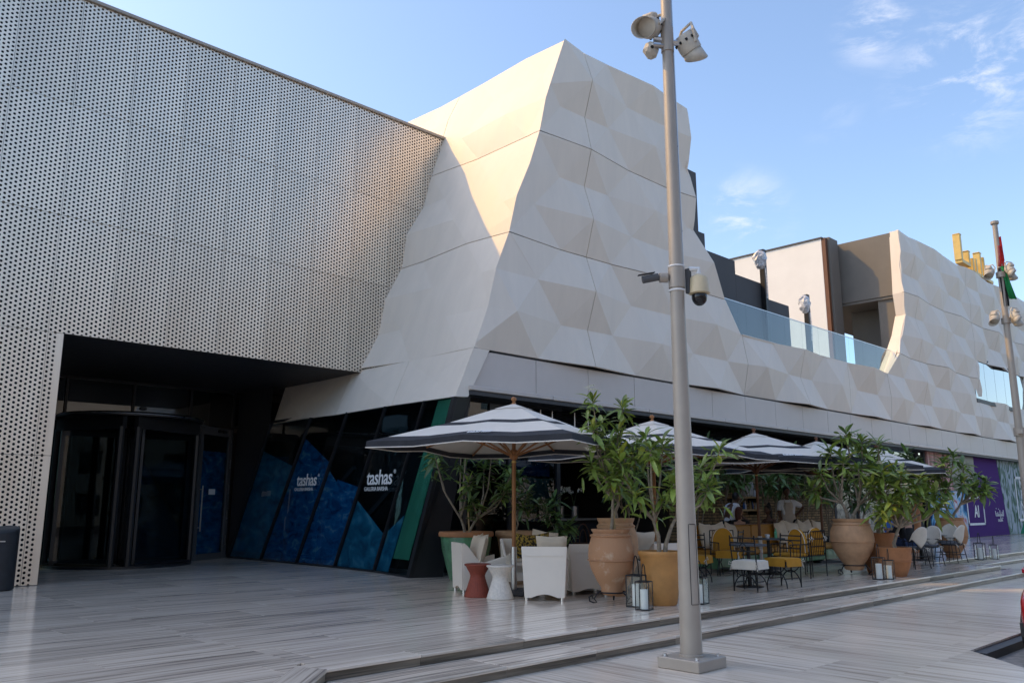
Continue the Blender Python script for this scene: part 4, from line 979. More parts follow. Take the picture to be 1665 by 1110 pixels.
def pot_into(root, prof, material, rim=None, rings=(), lugs=0, z0=0.):
    b = MB().lathe(prof, 40, (0, 0, z0), cap=False).lathe([(.01, prof[0][1]), prof[0]], 40, (0, 0, z0), cap=False).obj('pot', material, root, smooth=50)
    zt = prof[-1][1]; rt_ = prof[-1][0]
    MB().lathe([(rt_ - .05, zt - .12), (rt_ - .05, zt), (rt_, zt)], 40, (0, 0, z0), cap=False).obj('inner_wall', material, b, smooth=50)
    for r, z, t in rings: MB().lathe([(r - .01, z - t), (r + .012, z - t * .5), (r + .014, z + t * .3), (r - .01, z + t)], 40, (0, 0, z0), cap=False).obj('moulded_band', material, b, smooth=60)
    for k in range(lugs):
        a = 2 * math.pi * k / lugs + .5; r, z = prof[-3][0] + .015, zt - .13
        MB().tube([(r * math.cos(a) + q_ * math.sin(a) * .05, r * math.sin(a) - q_ * math.cos(a) * .05, z0 + z + (.035 if q_ == 0 else 0) + (.0 if q_ else 0)) for q_ in (-1, -.5, 0, .5, 1)], .016, 6).obj('lug', material, b)
    MB().lathe([(.01, zt - .06), (rt_ - .03, zt - .07)], 32, (0, 0, z0), cap=False).obj('soil', SOIL, root)
def stand_into(root, r, h):
    MB().tube(arc(r, 0, 360, h, 28), .012, 6).obj('stand_ring', BLACKM, root)
    for k in range(3):
        a = 2.09 * k + .6; c_, s_ = math.cos(a), math.sin(a); pts = []
        for t, (dr, z) in enumerate(((0, h), (.05, h * .8), (.09, h * .45), (.05, h * .12), (.10, .02), (.16, .04), (.17, .1), (.12, .12), (.11, .075))): pts.append(((r + dr) * c_, (r + dr) * s_, z))
        MB().tube(pts, .011, 6).obj('scroll_leg', BLACKM, root)
AMPH = [(.13, 0), (.15, .02), (.16, .06), (.155, .1), (.22, .2), (.31, .38), (.345, .55), (.335, .70), (.29, .84), (.265, .89), (.285, .92), (.295, .95)]
def scaled(p, sr, sz): return [(r * sr, z * sz) for r, z in p]
# green glazed pot with frangipani
t = thing('potted_tree', 'frangipani in large green glazed pot with brown rim beside the slanted glass', 'potted tree', (11.0, 12.62, ZT), group='potted trees on the terrace')
pot_into(t, [(.30, 0), (.32, .03), (.40, .3), (.475, .6), (.50, .8), (.50, .86)], GREENG); MB().lathe([(.49, .82), (.535, .83), (.545, .87), (.53, .92), (.47, .92), (.46, .85)], 40, cap=False).obj('rim', TERRA_D, t, smooth=50)
tree_into(t, (0, 0, .84), [(-.75, .1, 1.55), (-.45, .35, 1.35), (-.3, -.4, 1.0), (.1, .3, 1.65), (.35, -.35, 1.6), (.55, .1, 1.35), (-.1, -.1, 1.75), (.75, -.5, 1.2), (.5, -.6, .85), (-.15, -.35, .62)], .034, 21, (LS_D, LS_G), (2, 1), 11, 1.05, stems=2, droopy=.4, cane=True)
# wide terracotta bowl behind
t = thing('potted_tree', 'dark leafed shrub in pale terracotta tub behind the white armchair', 'potted tree', (12.05, 12.3, ZT), group='potted trees on the terrace')
pot_into(t, [(.27, 0), (.30, .3), (.36, .7), (.38, .8), (.42, .82), (.42, .9), (.40, .92)], TERRA_P)
tree_into(t, (0, 0, .86), [(-.2, .1, 1.0), (.15, -.2, .8), (.3, .2, 1.15), (-.1, -.3, .55), (.45, -.2, .6), (0, .2, 1.3)], .026, 22, (LS_D,), None, 10, .95, droopy=.3)
t = thing('potted_tree', 'spiky dark green palm-like plant in a pot at the bar opening', 'potted tree', (13.75, 12.75, ZT), group='potted trees on the terrace')
pot_into(t, scaled(AMPH, .7, .62), TERRA_D)
tree_into(t, (0, 0, .56), [(0, 0, .55), (.2, -.2, .4), (-.2, .1, .75), (.15, .2, 1.0), (-.1, -.25, .25)], .02, 23, (LS_D,), None, 13, 1.0, droopy=.1)
# weathered amphora on iron stand, front
t = thing('potted_tree', 'slim leafy tree in weathered terracotta jar on a scrolled iron stand', 'potted tree', (9.98, 8.15, ZT), group='potted trees on the terrace')
stand_into(t, .2, .16); pot_into(t, scaled(AMPH, 1.0, 1.0), TERRA_R, rings=((.345, .50, .012), (.30, .855, .02)), lugs=3, z0=.12)
tree_into(t, (0, 0, 1.02), [(-.12, .2, 1.98), (.3, -.05, 1.9), (-.25, .1, 1.55), (.05, -.15, 1.5), (.35, .1, 1.35), (-.05, -.2, 1.2), (-.35, .05, 1.0), (.2, -.3, 1.15), (.5, -.2, 1.3), (.15, .25, 1.6), (-.2, -.25, .8)], .03, 24, (LS_G, LS_Y), (5, 1), 11, .98, stems=1, droopy=.3, cane=True, flowers=.12)
# tall amphora behind it
t = thing('potted_tree', 'dark tree in tall smooth terracotta jar behind the weathered jar', 'potted tree', (10.85, 8.75, ZT), group='potted trees on the terrace')
pot_into(t, scaled(AMPH, 1.04, 1.28), TERRA_P, rings=((.3, 1.09, .02),), lugs=3)
tree_into(t, (0, 0, 1.14), [(-.25, .1, .9), (.2, -.3, .75), (.3, .3, 1.2), (-.2, -.25, .6), (.05, .1, 1.35), (.45, -.1, 1.0)], .036, 25, (LS_D, LS_G), (3, 1), 10, 1.0, droopy=.5)
# ochre pot
t = thing('potted_tree', 'bushy frangipani in smooth ochre yellow pot next to the lamp post', 'potted tree', (10.35, 7.52, ZT), group='potted trees on the terrace')
pot_into(t, [(.20, 0), (.22, .02), (.25, .2), (.285, .45), (.30, .66), (.325, .70), (.335, .73), (.33, .76)], OCHRE)
tree_into(t, (0, 0, .72), [(-.55, .3, 1.35), (-.3, -.1, 1.5), (0, .2, 1.7), (.3, .1, 1.62), (.5, -.1, 1.4), (.75, -.3, 1.25), (.2, -.3, 1.2), (-.1, -.35, 1.0), (.55, -.55, .95), (-.45, .1, .85), (.1, .0, .75), (.85, -.55, 1.5)], .036, 26, (LS_G, LS_Y), (6, 1), 12, 1.0, stems=2, droopy=.35, flowers=.1)
# big round jar on stand, right
t = thing('potted_tree', 'forked frangipani in big smooth terracotta jar on an iron stand', 'potted tree', (17.7, 7.92, ZT), group='potted trees on the terrace')
stand_into(t, .24, .2); pot_into(t, scaled(AMPH, 1.28, 1.10), TERRA_P, rings=((.44, .58, .014), (.375, .93, .022)), lugs=3, z0=.1)
tree_into(t, (0, 0, 1.08), [(-.6, .3, 1.0), (-.3, .2, 1.45), (.1, 0, 1.85), (.4, -.2, 1.7), (-.1, -.3, 1.1), (.5, -.5, 1.15), (-.7, .5, .65), (.3, .3, 1.3), (.7, -.5, .8), (-.35, -.1, 1.25)], .045, 27, (LS_G, LS_D), (2, 1), 12, 1.12, stems=2, droopy=.3, flowers=.1)
# square-shouldered brown pot behind it
t = thing('potted_tree', 'staked young tree in brown terracotta pot half hidden behind the round jar', 'potted tree', (18.6, 7.75, ZT), group='potted trees on the terrace')
pot_into(t, [(.26, 0), (.3, .2), (.34, .5), (.32, .75), (.34, .78), (.345, .84)], TERRA_D)
tree_into(t, (0, 0, .8), [(-.2, .1, 1.75), (.2, -.1, 1.95), (.4, .2, 1.6), (-.35, -.1, 1.3), (.2, -.4, 1.35), (.5, -.3, 1.2)], .036, 28, (LS_G,), None, 12, 1.15, droopy=.3, cane=True)
# low brown pot with the broad flowering tree
t = thing('potted_tree', 'broad frangipani with white flowers and yellowing leaves in low brown pot', 'potted tree', (17.95, 7.18, ZT), group='potted trees on the terrace')
pot_into(t, [(.20, 0), (.22, .02), (.30, .22), (.335, .38), (.33, .50), (.345, .54), (.35, .58)], TERRA_D, rings=((.325, .3, .012),))
tree_into(t, (0, 0, .54), [(-.3, .2, 1.3), (0, .1, 1.55), (.35, -.15, 1.5), (.7, -.4, 1.4), (.95, -.6, 1.15), (.55, -.45, 1.05), (.15, -.25, 1.05), (-.2, -.1, .95), (.85, -.7, .85), (.4, -.1, 1.25), (-.3, .1, .72)], .045, 29, (LS_G, LS_Y), (3, 1), 13, 1.2, stems=1, droopy=.4, flowers=.7)
# far right jar
t = thing('potted_tree', 'round headed dark green tree in terracotta jar near the purple hoarding', 'potted tree', (25.6, 8.6, ZT), group='potted trees on the terrace')
pot_into(t, scaled(AMPH, 1.25, 1.15), TERRA, rings=((.43, .58, .014),), lugs=3)
tree_into(t, (0, 0, 1.04), [(-.6, .3, 1.2), (-.2, 0, 1.6), (.2, -.2, 1.75), (.6, -.3, 1.5), (.9, -.5, 1.2), (.4, -.6, .95), (0, -.4, 1.0), (-.4, -.1, .85), (.7, -.8, .8), (.3, .3, 1.3), (1.05, -.7, 1.0), (-.8, .5, .9)], .045, 30, (LS_G, LS_D), (1, 1), 13, 1.25, stems=2, droopy=.4)
t = thing('potted_tree', 'dark tree in tall terracotta tub behind the white backed chairs', 'potted tree', (27.6, 10.6, ZT), group='potted trees on the terrace')
pot_into(t, [(.36, 0), (.42, .5), (.48, 1.2), (.5, 1.4), (.54, 1.42), (.54, 1.5)], TERRA_D, lugs=3)
tree_into(t, (0, 0, 1.4), [(-.9, .4, 1.2), (-.4, .1, 1.5), (.1, -.2, 1.6), (.5, -.3, 1.4), (-.6, -.2, .9), (.2, -.5, .95), (.8, -.5, 1.1)], .05, 31, (LS_D,), None, 14, 1.35, droopy=.3)
# planting along the stone wall
for i, (x, y, h_, lab) in enumerate(((19.6, 13.0, 2.9, 'climbing dark shrub against the stone wall at the bar corner'), (21.3, 13.1, 3.0, 'leafy shrub spilling over the wall shelf with the grey jar'), (23.6, 13.0, 2.8, 'leafy shrub on the stone wall between the shelves and the waiter'),
        (25.4, 12.9, 2.9, 'leafy shrub against the stone wall right of the standing waiter'), (27.2, 12.9, 2.7, 'drooping dark shrub at the end of the stone wall'), (29.3, 12.8, 2.5, 'low dark shrub at the glazed bay beyond the stone wall'), (16.2, 12.6, 2.7, 'dark leafy shrub beside the bar opening behind the lamp post'))):
    t = thing('wall_shrub', lab, 'shrub', (x, y, ZT), group='shrubs along the stone wall')
    MB().box((-.5, -.2, 0), (.5, .2, .45)).obj('planter', CHAR, t)
    rr = random.Random(40 + i)
    tree_into(t, (0, 0, .4), [(rr.uniform(-1.1, 1.1), rr.uniform(-.35, .1), h_ - .4 + rr.uniform(-1.0, .25)) for _ in range(16)], .025, 50 + i, (LS_D,), None, 15, 1.15, stems=3, singles=False, droopy=.6)
# ------------------------------------------------------------------ lanterns
def make_lantern(w, h_):
    r = thing('lantern', '', 'lantern'); k = w / 2
    fr_ = MB()
    for sx in (-1, 1):
        for sy in (-1, 1): fr_.tube([(sx * k, sy * k, 0), (sx * k, sy * k, h_)], .009, 4)
    for z in (.01, h_):
        fr_.tube([(-k, -k, z), (k, -k, z), (k, k, z), (-k, k, z), (-k, -k, z)], .009, 4)
    fr_.box((-k, -k, 0), (k, k, .012)).obj('frame', BLACKM, r)
    MB().tube([(k * .95 * math.cos(a), 0, h_ + .26 * math.sin(a)) for a in [math.pi * q_ / 14 for q_ in range(15)]], .008, 6).obj('handle', BLACKM, r)
    MB().cyl((0, 0, .013), (0, 0, h_ * .72), w * .28, n=16).obj('candle', CANDLE, r, smooth=40)
    for a in range(4): MB().box((-k + .01, -k - .002, .02), (k - .01, -k + .001, h_ - .02)).xf(Matrix.Rotation(a * math.pi / 2, 4, 'Z')).obj('pane', GLASS_C, r)
    return r
l0 = make_lantern(.21, .42)
for i, (x, y, rz, s, lab) in enumerate(((9.66, 7.32, 20, 1.0, 'black lantern with white candle standing in front, between jar and ochre pot'), (9.88, 7.62, 15, 1.15, 'taller black lantern just behind another between jar and ochre pot'),
        (10.85, 7.2, 10, 1.0, 'black lantern with candle half hidden behind the lamp post'), (16.92, 7.08, 10, 1.1, 'black lantern with tall candle before the low brown pot, left of the pair'),
        (17.15, 6.98, 14, .95, 'black lantern before the low brown pot, right of the pair'), (25.1, 7.75, 0, 1.15, 'black lantern by the far jar, left of the far pair'), (25.6, 7.55, 8, 1.0, 'black lantern at the far end of the terrace, right of the far pair'))):
    o = l0 if i == 0 else copy_tree(l0); o.location = (x, y, ZT); o.rotation_euler = (0, 0, math.radians(rz)); o.scale = (s * .9, s * .9, s * .9); tag(o, lab, group='candle lanterns')
# ------------------------------------------------------------------ lounge furniture
def pillow(name, w, material, parent=None):
    """square cushion with pointed corners, standing on edge in the local XZ plane"""
    mb = MB(); n = 10
    for side in (1, -1):
        for i in range(n + 1):
            for j in range(n + 1):
                u, v = i / n * 2 - 1, j / n * 2 - 1; e = (1 - u ** 4) * (1 - v ** 4)
                pin = 1 - .09 * (1 - abs(u)) * abs(v) ** 3 ; piv = 1 - .09 * (1 - abs(v)) * abs(u) ** 3
                mb.v.append(Vector((u * piv * w / 2, side * .075 * max(e, 0) ** .6, v * pin * w / 2 + w / 2)))
    for s_ in range(2):
        o = s_ * (n + 1) ** 2
        for i in range(n):
            for j in range(n): mb.f.append((o + i * (n + 1) + j, o + (i + 1) * (n + 1) + j, o + (i + 1) * (n + 1) + j + 1, o + i * (n + 1) + j + 1))
    return mb.mesh(name, material, 60)
PILW = pillow('scatter_cushion', .50, CUSH); PILP = pillow('scatter_cushion', .52, CUSHP)
def put_pillow(me, x, y, z, rz, tilt, roll, lab, grp):
    o = link('scatter_cushion', me); o.matrix_world = Matrix.Translation((x, y, z)) @ Matrix.Rotation(math.radians(rz), 4, 'Z') @ Matrix.Rotation(math.radians(tilt), 4, 'X') @ Matrix.Translation((0, 0, .0)) @ Matrix.Rotation(math.radians(roll), 4, 'Y')
    return tag(o, lab, 'cushion', grp)
def make_armchair():
    """white moulded armchair; faces local -Y, back at +Y; sides dip between back and arm front"""
    r = thing('armchair', '', 'armchair'); W_, D_ = .70, .74
    # side profile in (y,z): back top, dip, arm front
    def prof(y):
        t = (y + D_ / 2) / D_        # 0 front .. 1 back
        if t > .55: q_ = (t - .55) / .45; return lerp(.50, .80, q_ * q_ * (3 - 2 * q_))
        q_ = t / .55; return .50 + .085 * math.cos(q_ * math.pi * .5 + .35) * (1 - q_ * .2)
    for sx in (-1, 1):
        mb = MB(); n = 14; th = .055
        for k in range(n + 1):
            y = -D_ / 2 + D_ * k / n; z = prof(y); xo = sx * (W_ / 2 - .03 * (1 - z / .8)); xi = xo - sx * th
            ybt = y * .93
            mb.v += [Vector((sx * (W_ / 2 - .045), ybt, .05)), Vector((xo, y, z - .02)), Vector((xo - sx * .015, y, z)), Vector((xi + sx * .015, y, z)), Vector((xi, y, z - .02)), Vector((sx * (W_ / 2 - .045) - sx * th, ybt, .05))]
        for k in range(n):
            for j in range(6): a, b_ = k * 6 + j, k * 6 + (j + 1) % 6; mb.f.append((a, b_, b_ + 6, a + 6))
        mb.f += [tuple(range(5, -1, -1)), tuple(n * 6 + j for j in range(6))]
        mb.obj('side', PLASTW, r, smooth=35)
    # back shell with arched foot cut-out and shallow panel
    pts = [(-.30, .05), (-.22, .05)] + [(lerp(-.2, .2, k / 8), .05 + .05 * math.sin(math.pi * k / 8)) for k in range(9)] + [(.22, .05), (.30, .05), (.345, .80), (-.345, .80)]
    mb = MB().prism(pts, .34, .40, axis=1)
    for i, v in enumerate(mb.v): mb.v[i] = Vector((v.x, v.y - .03 * (1 - v.z / .8), v.z))
    mb.obj('back', PLASTW, r); MB().prism([(-.31, .66), (.31, .66), (.325, .775), (-.325, .775)], .398, .404, axis=1).obj('back_panel', PLASTW, r)
    MB().cbox((0, -.03, .30), (.58, .66, .2), .03).obj('seat', PLASTW, r); MB().cbox((0, -.05, .43), (.56, .58, .08), .03).obj('seat_cushion', CUSH, r)
    MB().box((-.29, -.36, .08), (.29, -.33, .34)).obj('front_apron', PLASTW, r)
    for sx in (-1, 1):
        for y in (-.3, .33): MB().cyl((sx * .27, y, 0), (sx * .27, y, .06), .03, n=10).obj('foot', STEEL, r)
    return r
a0 = make_armchair()
def face(dx, dy): return math.atan2(dx, -dy)          # local -Y turned to (dx,dy)
for i, (x, y, f, lab) in enumerate(((9.75, 10.85, (.90, -.43), 'white moulded armchair seen from its side behind the two wicker stools'), (9.72, 9.25, (.77, .64), 'white moulded armchair with its plain back to the camera, beside the umbrella pole'),
        (10.85, 9.45, (.55, .84), 'white moulded armchair mostly hidden by the weathered jar'), (11.9, 8.75, (.25, .97), 'white moulded armchair behind the lanterns and ochre pot'), (11.3, 11.35, (-.5, -.87), 'white moulded armchair with patterned cushions, facing the camera'))):
    o = a0 if i == 0 else copy_tree(a0); o.location = (x, y, ZT); o.rotation_euler = (0, 0, face(*f)); tag(o, lab, group='white lounge armchairs')
G_C = 'scatter cushions'
def rzf(f): return math.degrees(face(*f))
put_pillow(PILW, 9.62, 10.80, ZT + .44, rzf((.9, -.43)), 14, 0, 'beige cushion in the side-on armchair, nearest its dipped arm', G_C)
put_pillow(PILW, 9.78, 10.98, ZT + .44, rzf((.9, -.43)) + 14, 16, 4, 'beige cushion in the side-on armchair, behind the nearest one', G_C)
put_pillow(PILW, 9.9, 11.15, ZT + .44, rzf((.9, -.43)) - 25, 14, -5, 'beige cushion in the side-on armchair, at the far arm', G_C)
put_pillow(PILP, 11.12, 11.2, ZT + .40, rzf((-.5, -.87)), 14, 8, 'black and gold patterned cushion left of the umbrella pole', G_C)
put_pillow(PILP, 11.42, 11.1, ZT + .40, rzf((-.5, -.87)) + 10, 12, -6, 'black and gold patterned cushion close to the umbrella pole', G_C)
put_pillow(PILW, 11.75, 11.3, ZT + .46, rzf((-.5, -.87)) - 18, 10, 10, 'beige cushion right of the umbrella pole', G_C)
put_pillow(PILW, 9.98, 9.36, ZT + .46, rzf((.77, .64)), -14, 0, 'beige cushion with two points showing over the plain backed armchair', G_C)
put_pillow(PILW, 11.75, 8.95, ZT + .50, rzf((.25, .97)), -14, 0, 'beige cushion showing over the armchair behind the ochre pot', G_C)
def make_stool(material):
    r = thing('stool', '', 'stool'); mb = MB(); n = 56
    prof = [(.20, .0), (.205, .015), (.19, .06), (.155, .17), (.12, .28), (.112, .32), (.125, .36), (.16, .42), (.195, .475), (.20, .49), (.19, .505), (.0, .507)]
    for rr_, z in prof:
        for k in range(n):
            a = 2 * math.pi * k / n; q_ = rr_ * (1 + (.035 if k % 2 else 0) * (1 if .03 < z < .46 else 0)); mb.v.append(Vector((q_ * math.cos(a), q_ * math.sin(a), z)))
    for j in range(len(prof) - 1):
        for k in range(n): mb.f.append((j * n + k, j * n + (k + 1) % n, (j + 1) * n + (k + 1) % n, (j + 1) * n + k))
    mb.obj('woven_body', material, r, smooth=30); MB().tube(arc(.2, 0, 360, .49, 40), .016, 6).obj('rim', material, r, smooth=60); MB().tube(arc(.2, 0, 360, .012, 40), .013, 6).obj('foot_ring', material, r, smooth=60)
    return r
o = make_stool(RUST); o.location = (9.16, 10.22, ZT); tag(o, 'rust red ribbed wicker hourglass stool', group='hourglass stools')
o = make_stool(RATT); o.location = (9.2, 9.74, ZT); tag(o, 'off-white ribbed wicker hourglass stool', group='hourglass stools')
# ------------------------------------------------------------------ dining furniture
def make_bistro(cover):
    """wrought-iron chair, faces local -Y; arched legs, ladder back with a ring, tied cushion cover"""
    r = thing('bistro_chair', '', 'chair'); w = .21
    for sx in (-1, 1):
        MB().tube([(sx * w, .20, 0), (sx * w, .205, .45), (sx * (w + .01), .24, .70), (sx * (w + .01), .27, .92)], .012, 6).obj('back_post', BLACKM, r)
    for y in (-.2, .2):
        MB().tube([(w * math.cos(a), y, .28 * math.sin(a)) for a in [math.pi * k / 12 for k in range(13)]], .011, 6).obj('leg_arch', BLACKM, r)
        MB().tube([(w * math.cos(a), y, .45 - .2 * math.sin(a)) for a in [math.pi * k / 12 for k in range(13)]], .010, 6).obj('brace_arch', BLACKM, r)
        MB().tube([(-w, y, .43), (w, y, .43)], .011, 6).obj('seat_rail', BLACKM, r)
    for sx in (-1, 1):
        MB().tube([(sx * w, -.2, .43), (sx * w, .2, .43)], .011, 6).obj('seat_rail', BLACKM, r); MB().tube([(sx * .15, -.2, .15), (sx * .15, .2, .15)], .009, 6).obj('stretcher', BLACKM, r)
    for z, y in ((.88, .262), (.80, .255), (.66, .235)): MB().tube([(-w - .01, y, z), (w + .01, y, z)], .012, 6).obj('back_slat', BLACKM, r)
    MB().tube([(.055 * math.cos(a), .245, .73 + .055 * math.sin(a)) for a in [2 * math.pi * k / 14 for k in range(15)]], .008, 5).obj('ring', BLACKM, r)
    MB().cbox((0, 0, .475), (.45, .45, .06), .02).obj('seat_cushion', cover, r)
    # skirt flaps hanging from the cushion
    for k, (dx, dy) in enumerate(((0, -.228), (0, .228), (-.228, 0), (.228, 0))):
        ln = .43; mb = MB(); n = 8
        for q_ in range(n + 1):
            u = (q_ / n - .5) * ln; wv = .006 * math.sin(q_ * 1.7 + k)
            for z, o_ in ((.495, 0), (.36, .012)): mb.v.append(Vector((u, dy + (wv + o_) * (1 if dy > 0 else -1), z)) if dx == 0 else Vector((dx + (wv + o_) * (1 if dx > 0 else -1), u, z)))
        mb.f = [(q_ * 2, q_ * 2 + 2, q_ * 2 + 3, q_ * 2 + 1) for q_ in range(n)]; mb.obj('cushion_flap', cover, r, smooth=50)
    for sx in (-1, 1):
        c_ = Vector((sx * .225, .225, .44)); MB().tube([c_ + Vector(p) for p in ((0, 0, .02), (.03 * sx, .03, .05), (.05 * sx, .02, 0), (0, .01, 0), (-.03 * sx, .03, -.04), (-.01 * sx, .03, -.08), (0, .01, 0), (.02 * sx, .03, -.1))], .006, 5).obj('tie_bow', CREAM, r)
    return r
bc = make_bistro(CREAM); bm_ = make_bistro(MUST)
for o, x, y, f, lab in ((bc, 13.1, 7.67, (1, .1), 'iron bistro chair with cream tied seat cover, nearest the steps'), (bm_, 14.15, 7.62, (-1, .15), 'iron bistro chair with mustard seat cover, right of the cream one'),
        (None, 13.75, 9.15, (.9, .3), 'iron bistro chair with mustard seat beside the lamp post'), (None, 15.6, 9.6, (-.3, .95), 'iron bistro chair in front of the mustard banquette')):
    o = o or copy_tree(bm_); o.location = (x, y, ZT); o.rotation_euler = (0, 0, face(*f)); tag(o, lab, group='iron bistro chairs')
def make_cage():
    """dark slatted metal armchair with rounded mustard back cushion, faces local -Y"""
    r = thing('slatted_chair', '', 'chair'); w, d = .26, .25
    for sx in (-1, 1):
        for sy in (-1, 1): MB().tube([(sx * w, sy * d, 0), (sx * w, sy * d, .9 if sy > 0 else .66)], .011, 6).obj('leg', BLACKM, r)
        MB().tube([(sx * w, -d, .66), (sx * w, d, .66)], .011, 6).obj('arm_rail', BLACKM, r)
        for k in range(5): y = lerp(-d, d, (k + 1) / 6); MB().tube([(sx * w, y, .42), (sx * w, y, .66)], .006, 5).obj('side_bar', BLACKM, r)
    for z in (.42, .6, .75, .9): MB().tube([(-w, d, z), (w, d, z)], .011, 6).obj('back_rail', BLACKM, r)
    for k in range(7): x = lerp(-w, w, (k + 1) / 8); MB().tube([(x, d, .42), (x, d, .9)], .006, 5).obj('back_bar', BLACKM, r)
    MB().tube([(-w, -d, .42), (w, -d, .42), (w, d, .42), (-w, d, .42), (-w, -d, .42)], .011, 6).obj('seat_frame', BLACKM, r)
    MB().cbox((0, 0, .455), (.5, .48, .07), .025).obj('seat_cushion', MUST, r)
    mb = MB(); n = 14; pts = [(-.24, .5)] + [(.24 * -math.cos(math.pi * k / n), .66 + .3 * math.sin(math.pi * k / n)) for k in range(n + 1)] + [(.24, .5)]
    mb.prism(pts, .17, .235, axis=1).obj('back_cushion', MUST, r)
    MB().tube([(x, .165, z) for x, z in pts], .008, 5).obj('piping', CREAM, r)
    for sx in (-1, 1): MB().tube([(sx * .25, .25, .8), (sx * .28, .29, .76), (sx * .25, .28, .7), (sx * .24, .26, .8), (sx * .21, .29, .74)], .007, 5).obj('tie_bow', CREAM, r)
    return r
cg = make_cage()
for i, (x, y, f, lab) in enumerate(((15.95, 8.42, (-.95, .3), 'dark slatted chair with rounded mustard back cushion, side on'), (16.75, 8.45, (.1, 1), 'dark slatted chair with its barred back to the camera, left of the big jar'), (17.35, 8.75, (.2, 1), 'dark slatted chair touching the big terracotta jar'), (15.75, 9.75, (-.6, -.8), 'dark slatted chair with mustard back facing the camera by the small table'))):
    o = cg if i == 0 else copy_tree(cg); o.location = (x, y, ZT); o.rotation_euler = (0, 0, face(*f)); tag(o, lab, group='dark slatted chairs')
def make_oval():
    """black wire chair with a white oval back cover ending in a point, faces local -Y"""
    r = thing('oval_back_chair', '', 'chair')
    for sx in (-1, 1):
        for sy in (-1, 1): MB().tube([(sx * .2, sy * .18, .44), (sx * .25, sy * .24, 0)], .010, 6).obj('leg', BLACKM, r)
    for z in (.2,): MB().tube([(-.225, -.21, z), (.225, -.21, z), (.225, .21, z), (-.225, .21, z), (-.225, -.21, z)], .007, 5).obj('stretcher', BLACKM, r)
    MB().tube([(.25 * math.cos(a), .22 * math.sin(a), .44) for a in [2 * math.pi * k / 20 for k in range(21)]], .011, 6).obj('seat_ring', BLACKM, r)
    MB().tube([(.27 * math.cos(a), .24 * math.sin(a) , .62) for a in [math.pi * (k / 16) for k in range(17)]], .010, 6).obj('arm_hoop', BLACKM, r)
    for k in range(9): a = math.pi * k / 8; MB().tube([(.24 * math.cos(a), .21 * math.sin(a), .44), (.27 * math.cos(a), .24 * math.sin(a), .62)], .006, 5).obj('spindle', BLACKM, r)
    MB().cbox((0, 0, .47), (.42, .4, .05), .02).obj('seat_cushion', GREYW, r)
    # back cover: curved oval shell with pointed lower edge
    mb = MB(); nu, nv = 14, 10
    for i in range(nu + 1):
        u = i / nu * 2 - 1; top = .62 + .32 * math.sqrt(max(0, 1 - u * u)) ; bot = .70 - .20 * (1 - abs(u)) - .04 * (1 - u * u)
        bot = min(bot, top - .002)
        for j in range(nv + 1):
            z = lerp(bot, top, j / nv); y = .24 * math.sqrt(max(.12, 1 - (u * .8) ** 2)) + (z - .6) * .22; mb.v.append(Vector((u * .265, y, z)))
    for i in range(nu):
        for j in range(nv): a = i * (nv + 1) + j; mb.f.append((a, a + nv + 1, a + nv + 2, a + 1))
    o = mb.obj('back_cover', CREAM, r, smooth=60); s_ = o.modifiers.new('thickness', 'SOLIDIFY'); s_.thickness = .03; s_.offset = 0
    for sx in (-1, 1): MB().tube([(sx * .2, .2, .46), (sx * .24, .25, .44), (sx * .22, .26, .38), (sx * .19, .22, .45), (sx * .17, .26, .40)], .007, 5).obj('tie_bow', CREAM, r)
    return r
ov = make_oval()
for i, (x, y, f, lab) in enumerate(((20.5, 7.75, (.35, .94), 'white oval backed wire chair holding the person in black'), (21.7, 7.85, (-.95, .2), 'white oval backed wire chair turned side on beside the person in black'), (23.35, 7.85, (.15, 1), 'white oval backed wire chair with its pointed cover squarely to the camera'),
        (22.9, 9.1, (.2, -1), 'white oval backed wire chair on the far side of the table'), (24.45, 8.35, (-1, .1), 'white oval backed wire chair edge on next to the far jar'), (22.0, 9.3, (-.8, -.4), 'white oval backed wire chair behind the side-on one'))):
    o = ov if i == 0 else copy_tree(ov); o.location = (x, y, ZT); o.rotation_euler = (0, 0, face(*f)); tag(o, lab, group='oval backed wire chairs')
def table(x, y, r_, h_, lab, top=GREYW, sq=False):
    t = thing('bistro_table', lab, 'table', (x, y, ZT), group='small terrace tables')
    (MB().cbox((0, 0, h_ - .015), (r_ * 2, r_ * 2, .03), .006) if sq else MB().lathe([(.01, h_ - .03), (r_, h_ - .03), (r_, h_), (.01, h_)], 32)).obj('table_top', top, t)
    MB().cyl((0, 0, .02), (0, 0, h_ - .03), .035, n=12).obj('column', BLACKM, t)
    for k in range(8): a = math.pi * k / 4; MB().tube([(.05 * math.cos(a), .05 * math.sin(a), .35), (.11 * math.cos(a), .11 * math.sin(a), .2), (.12 * math.cos(a), .12 * math.sin(a), .02)], .006, 5).obj('cage_bar', BLACKM, t)
    MB().lathe([(.01, 0), (.24, 0), (.24, .012), (.05, .03), (.01, .03)], 24).obj('foot', BLACKM, t)
table(13.72, 8.05, .33, .74, 'round grey table between the cream and mustard bistro chairs'); table(16.6, 9.25, .35, .74, 'round table with condiment pots before the mustard banquette'); table(21.3, 8.75, .38, .74, 'white clothed table beside the person in black', CREAM, True)
table(23.7, 8.75, .38, .74, 'white clothed table among the oval backed chairs', CREAM, True); table(20.2, 11.7, .42, .76, 'pale table where the two seated women talk', LETW, True); table(14.0, 14.2, .45, .76, 'black table with a menu at the bar opening', BLACKM)
